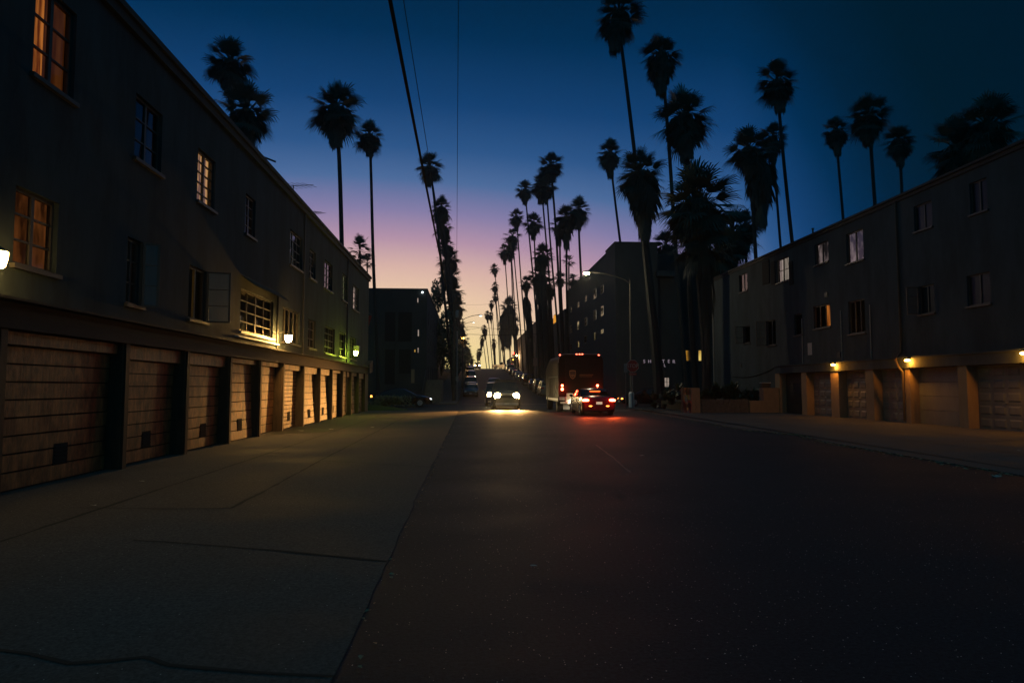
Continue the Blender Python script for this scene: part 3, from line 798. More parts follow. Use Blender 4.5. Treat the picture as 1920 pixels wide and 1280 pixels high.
# left corner block past the crossing
c = onY(801, 541, 68); fx = c.x; H = c.z-.25
wn = []
for px_, yt, yb in ((776, 0, 0),): pass
def wr(X, px, w, zt, zb, **k):
    y = onX(px, 640, X).y; return (y-w/2, y+w/2, zb, zt, k)
zt = lambda X, px, py: onX(px, py, X).z
wins = []
for j, zc in enumerate((2.2, 5.0, 7.8)):
    for k in range(5):
        y_ = 70.2+k*4.2; wins.append((y_, y_+1.0, zc, zc+1.5, {}))
lc = block('corner_building', fx-13, fx, 68, 90, H, M['stucco_d'], 'dark flat-roofed block across the side street on the left', 1, wins)
# front face details: flat dark panels painted as recess shade; lit slits
b = MB()
for px0, px1, py0, py1 in ((722, 741, 585, 640), (747, 772, 585, 640), (722, 740, 655, 720), (748, 770, 655, 700)):
    A, B = onY(px0, py0, 67.99), onY(px1, py1, 67.99); b.box(A.x, B.x, 67.96, 67.995, B.z, A.z)
b.build('recess_shade', M['void'], lc)
for px0, py0, py1, mm in ((783.5, 559, 567, 'lit_pale'), (784.5, 618, 630, 'lit_pale'), (784, 652, 661, 'lit_pale'), (778, 655, 660, 'lit_yellow')):
    A, B = onY(px0-.9, py0, 67.95), onY(px0+.9, py1, 67.95)
    b = MB(); b.box(A.x-.04, B.x+.04, 67.93, 67.99, B.z-.04, A.z+.04); w = b.build('window', M['frame'], lc)
    b = MB(); b.box(A.x, B.x, 67.915, 67.928, B.z, A.z); b.build('pane', M[mm], w)
A = onY(792, 548, 67.9)
b = MB(); b.ell((A.x, 67.85, A.z), (.09, .09, .09), 8, 6); b.build('security_lamp', emis('cool_lamp', (.9, 1, 1), 5), lc)
A, B = onY(771, 692, 67.95), onY(777, 718, 67.95); b = MB(); b.box(A.x, B.x, 67.93, 67.99, B.z, A.z); b.build('pilaster', M['pier'], lc)  # strip in the warm pier colour, paler than the wall
# stair up to its door with handrail
o = thing('stairway', (fx+1.3, 62, 0), 'narrow stair climbing beside the dark block on the left', 'stairs')
b = MB()
for k in range(12): b.box(fx+.2, fx+1.7, 60.2+k*.45, 60.2+(k+1)*.45 if k < 11 else 68, 0, .18*(k+1))
b.build('steps', M['stone'], o)
b = MB(); b.tube([(fx+.1, 60.2, 1.0), (fx+.1, 65.6, 3.1)], .03, 6)
for k in range(8): b.tube([(fx+.1, 60.3+k*.75, 0), (fx+.1, 60.3+k*.75, 1.04+k*.29)], .018, 5)
b.build('handrail', M['dark'], o)
# fence in front of it
o = thing('iron_fence', (-8, 61, 0), 'low iron railing in front of the dark left block', 'fence')
b = MB(); b.tube([(-12.5, 61, 1.1), (fx+.1, 61, 1.1)], .025, 5); b.tube([(-12.5, 61, .25), (fx+.1, 61, .25)], .02, 5)
for k in range(48): b.tube([(-12.5+k*.165, 61, 0), (-12.5+k*.165, 61, 1.15)], .011, 4)
b.build('railing', M['dark'], o)
# more left houses up the hill
block('terraced_building', -15, -5.6, 94, 118, 12.5, M['brick'], 'dark building behind the palms higher up the left side', 1, [(97+k*5, 98.2+k*5, 5+j*3, 6.5+j*3, {}) for k in range(4) for j in range(2)])
block('terraced_building', -16, -5.8, 124, 160, 14.5, M['stucco_d'], 'farthest dark building on the left, almost hidden by the palm row', 1, [])

# right apartment tower; sunset in its windows is an emissive sheet behind the panes
FX = onY(1153, 453, 65).x; TH = onY(1153, 453, 65).z
y2 = onX(1136, 471, FX).y
yE = onX(1062, 551, FX).y
wins = []
def TW(px, py, w=1.0, h=1.5, X=FX, **k):
    q = onX(px, py, X); wins.append((q.y-w/2, q.y+w/2, q.z-h/2, q.z+h/2, k))
for px_, py_, w_, h_, f_ in ((1128.5, 542.5, 1.7, 16, 1), (1115, 550.5, 1.8, 20, 1), (1098, 559, 1.5, 12, 0), (1084, 571, 1.6, 11, 1), (1070.5, 580, 1.5, 10, 0),
                 (1128.5, 583, 1.7, 20, 1), (1115, 590.6, 1.8, 20, 1), (1098, 602.7, 1.9, 16, 1), (1083.6, 610, 1.8, 16, 1), (1070.5, 617, 1.8, 14, 1),
                 (1128.5, 621, 1.7, 9, 1), (1115, 630, 1.8, 16, 0), (1097, 636, 1.8, 14, 0), (1084, 645, 1.8, 12, 0), (1070, 650, 1.8, 10, 0)):
    q_ = onX(px_, py_, FX); TW(px_, py_, w_, h_/F*q_.y, **(dict(fill='sunset_glow', depth=.03) if f_ else {}))
tw = block('apartment_tower', FX, FX+4.2, 65, y2, TH-.2, M['stucco_d'], 'tall dark apartment block above the truck, sunset-coloured glow in its side windows', -1, [w for w in wins if w[1] < y2], cap=.2)
tw2o = block('apartment_wing', FX+.02, FX+14, y2+.02, yE, zt(FX, 1136, 475)-.2, M['stucco_d'], 'long lower wing of the dark block, windows with a pale sunset-coloured glow', -1, [w for w in wins if w[0] > y2], cap=.2)
wins = []
q = onY(1273, 516, 66)
shop = block('shelter_building', FX+4.25, q.x, 65.6, 84, onY(1240, 512, 66).z, M['stucco_d'], 'dark lower building behind the palms, with pale letters and yellow windows', -1, [], cap=.2)
b = MB(); A, B = onY(1228, 510, 65), onY(1262, 517, 65); b.box(A.x, B.x, 64.2, 65.55, B.z-.15, A.z); b.build('canopy', M['dark'], shop)
for (a_, c_, d_, e_, mm) in ((1285.5, 1297, 657, 676, 'lit_gold'), (1309.5, 1314.5, 657, 676, 'lit_yellow'), (1246, 1254, 708, 725, 'lit_pale')):
    A, B = onY(a_, d_, 65.5), onY(c_, e_, 65.5)
    b = MB(); b.box(A.x-.07, B.x+.07, 65.45, 65.55, B.z-.07, A.z+.07); w = b.build('window', M['frame'], shop)
    b = MB(); b.box(A.x, B.x, 65.43, 65.448, B.z, A.z); w2 = b.build('pane', M[mm], w)
    if a_ < 1300:
        b = MB(); b.box((A.x+B.x)/2-.03, (A.x+B.x)/2+.03, 65.40, 65.428, B.z, A.z); b.box(A.x, B.x, 65.405, 65.425, (A.z+B.z)/2-.02, (A.z+B.z)/2+.02); b.build('glazing_bar', M['frame'], w)
# letters
def text_obj(name, s, size, loc, rot, mt, parent=None, depth=.02, align='CENTER', sx=1.0):
    cu = bpy.data.curves.new(name, 'FONT'); cu.body = s; cu.size = size; cu.extrude = depth; cu.align_x = align; cu.align_y = 'CENTER'
    t = bpy.data.objects.new(name+'_src', cu)
    me = bpy.data.meshes.new_from_object(t)
    bpy.data.objects.remove(t); me.name = name
    o = bpy.data.objects.new(name, me); col.objects.link(o)
    me.materials.clear(); me.materials.append(mt)
    if parent is not None:
        rt = parent
        while rt.parent: rt = rt.parent
        o.parent = parent; o.location = Vector(loc)-rt.location
    else: o.location = loc
    o.rotation_euler = rot; o.scale = (sx, 1, 1)
    return o
M['letter'] = emis('lit_letter', (.62, .50, .60), .32)
M['letter_off'] = mat('unlit_letter', (.10, .09, .09), .6)
for ch, px_, py_, on in (('S', 1208, 677.5, 1), ('H', 1218, 677.5, 1), ('E', 1228, 678, 0), ('L', 1236, 678, 0), ('T', 1244, 677.5, 1), ('E', 1254, 677.5, 1), ('R', 1263.5, 678, 1), ('L', 1246.5, 685, 1)):
    if not on: continue
    q = onY(px_, py_, 64.6); text_obj('sign_letter', ch, .46 if py_ < 683 else .42, q, (R(90), 0, 0), M['letter'], shop)
b = MB(); A, B = onY(1203, 682.5, 64.7), onY(1268, 683, 64.7); b.box(A.x, B.x, 64.62, 64.68, A.z-.03, A.z+.03); b.build('sign_rail', M['dark'], shop)

# next blocks up the right side
FX2 = onX(1062, 578, FX).x
y3 = onX(1060, 580, FX).y+1
b2 = block('apartment_building', FX+.1, FX+10, y3, onX(1026, 604, FX).y, onX(1060, 578, FX).z-.2, M['stucco_d'], 'narrow block up the hill with one tall orange-lit window', -1, [])
q0, q1 = onX(1043, 588, FX), onX(1037.5, 607, FX)
b = MB(); b.box(FX+.02, FX+.10, q0.y-.1, q1.y+.1, q1.z-.1, q0.z+.1); w = b.build('window', M['frame'], b2)
b = MB(); b.box(FX, FX+.018, q0.y, q1.y, q1.z, q0.z); b.build('pane', emis('orange_pane', (1, .42, .05), .75), w)
X3 = 12.9
H3 = onX(985, 622, X3).z
ya, yb_ = onX(1008, 640, X3).y, onX(958, 640, X3).y
b3 = block('hillside_house', X3, X3+14, ya, min(yb_, 196), H3-.2, M['brick'], 'dark flat house high on the right beside the traffic signal', -1, [(ya+6+k*9, ya+7.2+k*9, H3-4, H3-2.4, {}) for k in range(4)])
for px_, py_, hh, mm in ((974.5, 668, 1.2, 'lit_yellow'), (1017, 668, 1.5, 'lit_pale'), (1001.5, 674, .7, 'lit_gold')):
    pass
block('hillside_house', 12.6, 26, 206, 232, onY(945, 671, 206).z, M['brick'], 'lowest dark roof beyond the crest, behind the white pickup', -1, [])

# ================================================================== WALLS, PLANTER, CABINET on the right
o = thing('garden_wall', (15, 38.7, 0), 'low stone retaining wall stepping up to the right garages', 'wall')
A = onY(1313, 748, 38.7); B = onY(1402, 752, 38.7); C = onY(1427, 727, 38.7)
b = MB(); b.box(A.x, B.x, 38.55, 38.95, -.02, onY(1350, 750, 38.7).z)
for r2 in range(5):                                   # coursed rubble face
    x = A.x+.02
    zz = r2*.16
    while x < B.x-.2:
        w_ = random.uniform(.25, .5); b.box(x, min(x+w_-.03, B.x-.02), 38.55-random.uniform(.02, .06), 38.549, zz+.01, zz+.15); x += w_
b.build('rubble_wall', M['stone'], o)
b = MB(); b.box(B.x+.003, XR-.26, 38.35, 38.95, -.02, onY(1415, 751, 38.35).z)
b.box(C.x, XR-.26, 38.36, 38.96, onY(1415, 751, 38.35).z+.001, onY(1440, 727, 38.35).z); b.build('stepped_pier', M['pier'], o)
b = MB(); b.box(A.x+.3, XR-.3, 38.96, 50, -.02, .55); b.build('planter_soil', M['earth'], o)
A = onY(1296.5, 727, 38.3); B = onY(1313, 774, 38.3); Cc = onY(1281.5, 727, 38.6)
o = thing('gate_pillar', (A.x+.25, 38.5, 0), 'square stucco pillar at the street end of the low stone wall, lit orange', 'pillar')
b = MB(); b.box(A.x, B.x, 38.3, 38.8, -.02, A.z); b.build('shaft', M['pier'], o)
b = MB(); 
for k in range(6): b.box(A.x+.2+.04*(k % 2), A.x+.225+.04*(k % 2), 38.29, 38.299, .2+k*.12, .26+k*.12)
b.build('marks', M['dark'], o)
o = thing('metal_cabinet', (Cc.x+.2, 38.6, 0), 'dark metal cabinet with a bright streak of reflection beside the pillar', 'cabinet')
b = MB()
n = 10
for i in range(n):
    for j in range(n):
        def P(i, j):
            u, v = i/n, j/n
            return (Cc.x+(A.x-.01-Cc.x)*u, 38.45+.25*(1-u)+.035*math.sin(u*9+v*5)+.03*math.sin(v*11), v*Cc.z)
        b.quad(P(i, j), P(i+1, j), P(i+1, j+1), P(i, j+1))
b.build('door', mat('polished_metal', (.16, .15, .14), .34, metal=.9), o, True)
b = MB(); b.box(Cc.x, A.x-.01, 38.75, 39.1, 0, Cc.z); b.build('casing', M['dark'], o)
q = onY(1436, 718, 38.5); b = MB(); b.box(q.x-.22, q.x+.25, 38.45, 38.8, onY(1440, 727, 38.35).z+.002, onY(1440, 727, 38.35).z+.28)
o = thing('flower_pot', (q.x, 38.6, 0), 'small dark box pot with a pale rim on top of the stepped pier', 'pot'); b.build('pot', M['dark'], o)
b = MB(); zz = onY(1440, 727, 38.35).z+.283; b.box(q.x-.24, q.x+.27, 38.43, 38.82, zz, zz+.03); b.build('rim', M['white'], o)

# ================================================================== PLANTS
def blade_clump(b, c, n, L, r_, w=.05, spread=1.0, droop=.3):
    for i in range(n):
        a = r_.uniform(0, 6.283); el_ = r_.uniform(.25, 1.35)*spread
        d = Vector((math.cos(a)*math.cos(el_), math.sin(a)*math.cos(el_), math.sin(el_)))
        s_ = Vector((-math.sin(a), math.cos(a), 0))*w*r_.uniform(.7, 1.3)
        l = L*r_.uniform(.6, 1.1); p0 = Vector(c); p1 = p0+d*l*.55; p2 = p0+d*l-Vector((0, 0, droop*l*r_.uniform(.2, 1)))
        b.quad(p0-s_*.5, p0+s_*.5, p1+s_, p1-s_); b.quad(p1-s_, p1+s_, p2)
def shrub(name, c, rx, ry, rz, n, s, mt, label, r_, group=None, kind='leaf'):
    o = thing(name, (c[0], c[1], c[2]-rz*.6), label, 'shrub' if 'tree' not in name else 'tree', group)
    b = MB()
    lobes = [(Vector((r_.uniform(-.6, .6)*rx, r_.uniform(-.6, .6)*ry, r_.uniform(-.6, .6)*rz)), r_.uniform(.35, .6)) for _ in range(12)]
    for i in range(n):
        l, q_ = r_.choice(lobes)
        d = Vector((r_.gauss(0, 1), r_.gauss(0, 1), r_.gauss(0, 1))).normalized()*q_*r_.uniform(.6, 1.05)
        p = Vector(c)+l+Vector((d.x*rx, d.y*ry, d.z*rz))
        u = Vector((r_.gauss(0, 1), r_.gauss(0, 1), r_.gauss(0, 1))).normalized(); v = u.orthogonal().normalized()
        k = s*r_.uniform(.6, 1.4)
        b.quad(p-u*k, p+v*k*.5, p+u*k, p-v*k*.5)
    b.build('foliage', mt, o)
    b = MB()
    for i in range(5):
        a = r_.uniform(0, 6.28); b.tube([(c[0], c[1], c[2]-rz), (c[0]+math.cos(a)*rx*.3, c[1]+math.sin(a)*ry*.3, c[2]-rz*.1), (c[0]+math.cos(a)*rx*.6, c[1]+math.sin(a)*ry*.6, c[2]+rz*.4)], [.05+rz*.01, .035, .015], 5)
    b.build('stem', M['bark'], o)
    return o
r_ = random.Random(21)
hedge_pts = [(1238, 735, 43, .9), (1262, 720, 43, 1.2), (1330, 738, 41.5, 1.3), (1352, 722, 41.5, 1.35), (1376, 722, 41, 1.3), (1398, 728, 40.5, 1.1), (1418, 738, 40, .8)]
for i, (px_, py_, Y, L) in enumerate(hedge_pts):
    q = onY(px_, py_, Y); base = (q.x, Y, .5 if px_ > 1300 else .05)
    o = thing('agave_plant', base, ['spiky dark plant nearest the stop sign, left of the pillar', 'taller spiky clump between the big palm and the metal cabinet',
              'spiky clump just right of the pillar behind the stone wall', 'highest spiky clump in the middle of the planter', 'spiky clump right of the middle of the planter',
              'spiky clump above the step of the garden wall', 'lowest spiky clump beside the stepped pier'][i], 'plant', 'spiky plants behind the low stone wall')
    for part in range(1):
        b = MB()
        for k in range(9):
            blade_clump(b, (q.x+r_.uniform(-.55, .55), Y+r_.uniform(-.5, .5), base[2]+r_.uniform(0, q.z-base[2])*.8), 34, L*.62, r_, .045)
        b.build('leaves', M['agave'], o)
shrub('hedge_shrub', onY(712, 757, 46.2)+Vector((0, 0, .1)), 2.3, .8, .5, 1600, .07, M['leaf'], 'dark low hedge at the corner in front of the parked black car', r_)
shrub('broadleaf_tree', onY(822, 552, 96), 1.1, 1.6, 2.6, 1500, .16, M['leaf'], 'narrow leafy tree rising beside the roof of the dark left block', r_)
shrub('broadleaf_tree', onY(828, 640, 92), 1.7, 3, 4.6, 2600, .2, M['leaf'], 'big dark leafy tree filling the gap below the left palm row', r_)
shrub('broadleaf_tree', onY(846, 655, 125), 2.2, 4, 4.2, 2200, .22, M['leaf'], 'dark leafy tree behind the left lamp pole, nearer the crest', r_)
shrub('broadleaf_tree', onY(862, 676, 165), 1.6, 5, 3.4, 1800, .24, M['leaf'], 'dark leafy tree beside the parked cars near the crest on the left', r_)
shrub('broadleaf_tree', onY(875, 672, 185), 1.2, 4, 2.5, 1200, .24, M['leaf'], 'last leafy tree on the left just before the crest', r_)

# ------------------------------------------------------------------ palms
def fan_leaf(b, org, az_, el_, L, r_, nseg=15, wide=1.15):
    """one fan-shaped frond: stalk, then a pleated fan whose tips hang"""
    d = Vector((math.cos(az_)*math.cos(el_), math.sin(az_)*math.cos(el_), math.sin(el_)))
    side = Vector((-math.sin(az_), math.cos(az_), 0)); up = side.cross(d)*-1
    st = L*.42
    sag = .10*L*math.cos(el_)
    j = org+d*st-Vector((0, 0, sag*.4))
    w = side*.018*L*2
    b.quad(org-w, org+w, j+w*.6, j-w*.6)
    bl = L-st
    roll = r_.uniform(-.5, .5)
    sd = (side*math.cos(roll)+up*math.sin(roll))
    for k in range(nseg):
        t = (k+.5)/nseg*2-1; a = t*wide
        dd = (d*math.cos(a)+sd*math.sin(a)).normalized()
        ln = bl*(1-.30*abs(t)**1.6)*r_.uniform(.86, 1.08)
        pw = (sd*math.cos(a)-d*math.sin(a))
        hw = ln*.45*math.tan(wide/nseg)*1.02
        p1 = j+dd*ln*.45-Vector((0, 0, .03*ln)); p2 = j+dd*ln*.80-Vector((0, 0, .12*ln)); p3 = j+dd*ln*1.04-Vector((0, 0, .34*ln*(.5+.9*r_.random())))
        b.quad(j, p1+pw*hw, p1-pw*hw)
        b.quad(p1-pw*hw, p1+pw*hw, p2+pw*hw*.75, p2-pw*hw*.75)
        b.quad(p2-pw*hw*.75, p2+pw*hw*.75, p3)
def crown_mesh(seed, n, elmin, nseg=15):
    r_ = random.Random(seed); b = MB()
    for i in range(n):
        f = (i+.5)/n
        el_ = R(88)-f**1.0*(R(88)-elmin)+r_.uniform(-.26, .26)
        az_ = i*2.39996+r_.uniform(-.35, .35)
        L = (1.0 if f < .7 else .92)*r_.uniform(.70, 1.12)
        fan_leaf(b, Vector((0, 0, .10-.35*f)), az_, el_, L, r_, nseg)
    me = b.build('crown', M['frond']); data = me.data; bpy.data.objects.remove(me); return data
def skirt_mesh(seed, n):
    rq = random.Random(seed+50); lob = [(rq.uniform(0, 6.28), rq.uniform(0, .9), rq.uniform(-.3, .28)) for _ in range(9)]
    def wob(a, t): return 1+sum(k*max(0, 1-abs(((a-a0+3.14) % 6.28)-3.14)/.7)*max(0, 1-abs(t-t0)/.22) for a0, t0, k in lob)
    """hanging dead fronds: unit length downwards, unit radius at the widest"""
    r_ = random.Random(seed); b = MB()
    for i in range(n):
        a = r_.uniform(0, 6.283); t0 = (i/n)**1.1*.8
        rr_ = (.34+.66*math.sin(math.pi*min(1, (t0+.12)/.75)**.8) if t0 < .63 else .5)*(1-.62*t0)
        L = r_.uniform(.13, .30); rr_ *= wob(a, t0)
        o_ = Vector((math.cos(a)*rr_*.45, math.sin(a)*rr_*.45, -t0+.04))
        tip = Vector((math.cos(a)*rr_*r_.uniform(.75, 1.08), math.sin(a)*rr_*r_.uniform(.75, 1.08), -t0-L))
        sd = Vector((-math.sin(a), math.cos(a), 0))
        for k in range(5):
            u = (k/4-.5); p = tip+sd*u*.34+Vector((0, 0, r_.uniform(-.08, .05)))
            m_ = o_.lerp(p, .55)+Vector((math.cos(a), math.sin(a), 0))*.06
            b.quad(o_, m_-sd*.05, p, m_+sd*.05)
    for k in range(10):                     # dense core round the trunk
        a = k/10*6.283; a2 = (k+1)/10*6.283
        for t0, t1, r0, r1 in ((0, .35, .34, .40), (.35, .75, .40, .24), (.75, .95, .24, .14)):
            b.quad((math.cos(a)*r0, math.sin(a)*r0, -t0), (math.cos(a2)*r0, math.sin(a2)*r0, -t0), (math.cos(a2)*r1, math.sin(a2)*r1, -t1), (math.cos(a)*r1, math.sin(a)*r1, -t1))
    me = b.build('skirt', M['dead']); data = me.data; bpy.data.objects.remove(me); return data
CROWN = {'f': [crown_mesh(s, 54, R(-72)) for s in (1, 2, 3, 4, 11)], 'o': [crown_mesh(s, 30, R(-50)) for s in (5, 6)], 's': [crown_mesh(s, 38, R(-72), 10) for s in (8, 9, 10)]}
SKIRT = [skirt_mesh(s, 150) for s in (1, 2, 3)]
pr = random.Random(99)
def palm(cx, yt, w, h, bx, Y, label, st='f', tr=.19, group=None, bend=.25):
    Rr = w/2/F*Y*1.05; sc_ = Rr
    c = onY(cx, yt+w*.46, Y)
    bp = onY(bx, 735, Y); z0 = gz(Y)-.05
    o = thing('palm_tree', (bp.x, Y, z0), label, 'palm tree', group or 'tall fan palms')
    hh = h/F*Y
    # trunk: slender, slightly curved
    B = Vector((bp.x, Y, z0)); T = c+Vector((0, 0, -.15*Rr))
    pts, rad = [], []
    n = 12
    for i in range(n+1):
        t = i/n; x = B.x+(T.x-B.x)*(t*(1-bend)+bend*t*t); y = B.y+.2*math.sin(t*3); z = B.z+(T.z-B.z)*t
        pts.append((x+.06*math.sin(t*7+cx), y, z)); rad.append(tr*(1.5-.5*min(1, t*8)) * (1-.28*t))
    m = MB(); m.tube(pts, rad, 8); m.build('trunk', M['ptrunk'], o, True)
    cm = pr.choice(CROWN[st if st in CROWN else 'f'])
    cr_ = bpy.data.objects.new('crown', cm); col.objects.link(cr_); cr_.parent = o
    cr_.location = c-o.location; cr_.scale = (sc_*1.26, sc_*1.26, sc_*pr.uniform(1.08, 1.22)); cr_.rotation_euler = (0, pr.uniform(-.08, .08), pr.uniform(0, 6.28))
    sl = hh-Rr*1.0
    if st != 'o' and sl > .25*Rr:
        s_ = bpy.data.objects.new('dead_frond_skirt', pr.choice(SKIRT)); col.objects.link(s_); s_.parent = o
        # lean the skirt along the trunk
        a = math.atan2(-(pts[-1][0]-pts[-4][0]), pts[-1][2]-pts[-4][2])
        s_.location = c-o.location+Vector((0, 0, .05*Rr)); wsk = min(.92*Rr, .72*Rr+.05*sl) if st == 'f' else (.74*Rr if st == 's' else .85*Rr)
        s_.scale = (wsk, wsk, sl); s_.rotation_euler = (0, -a, pr.uniform(0, 6.28))
    return o
GL, GR, GC, GN = 'palms behind the left block', 'palms behind the right block', 'palms up the right side of the hill', 'palms by the right corner'
GK = 'palms up the left kerb'
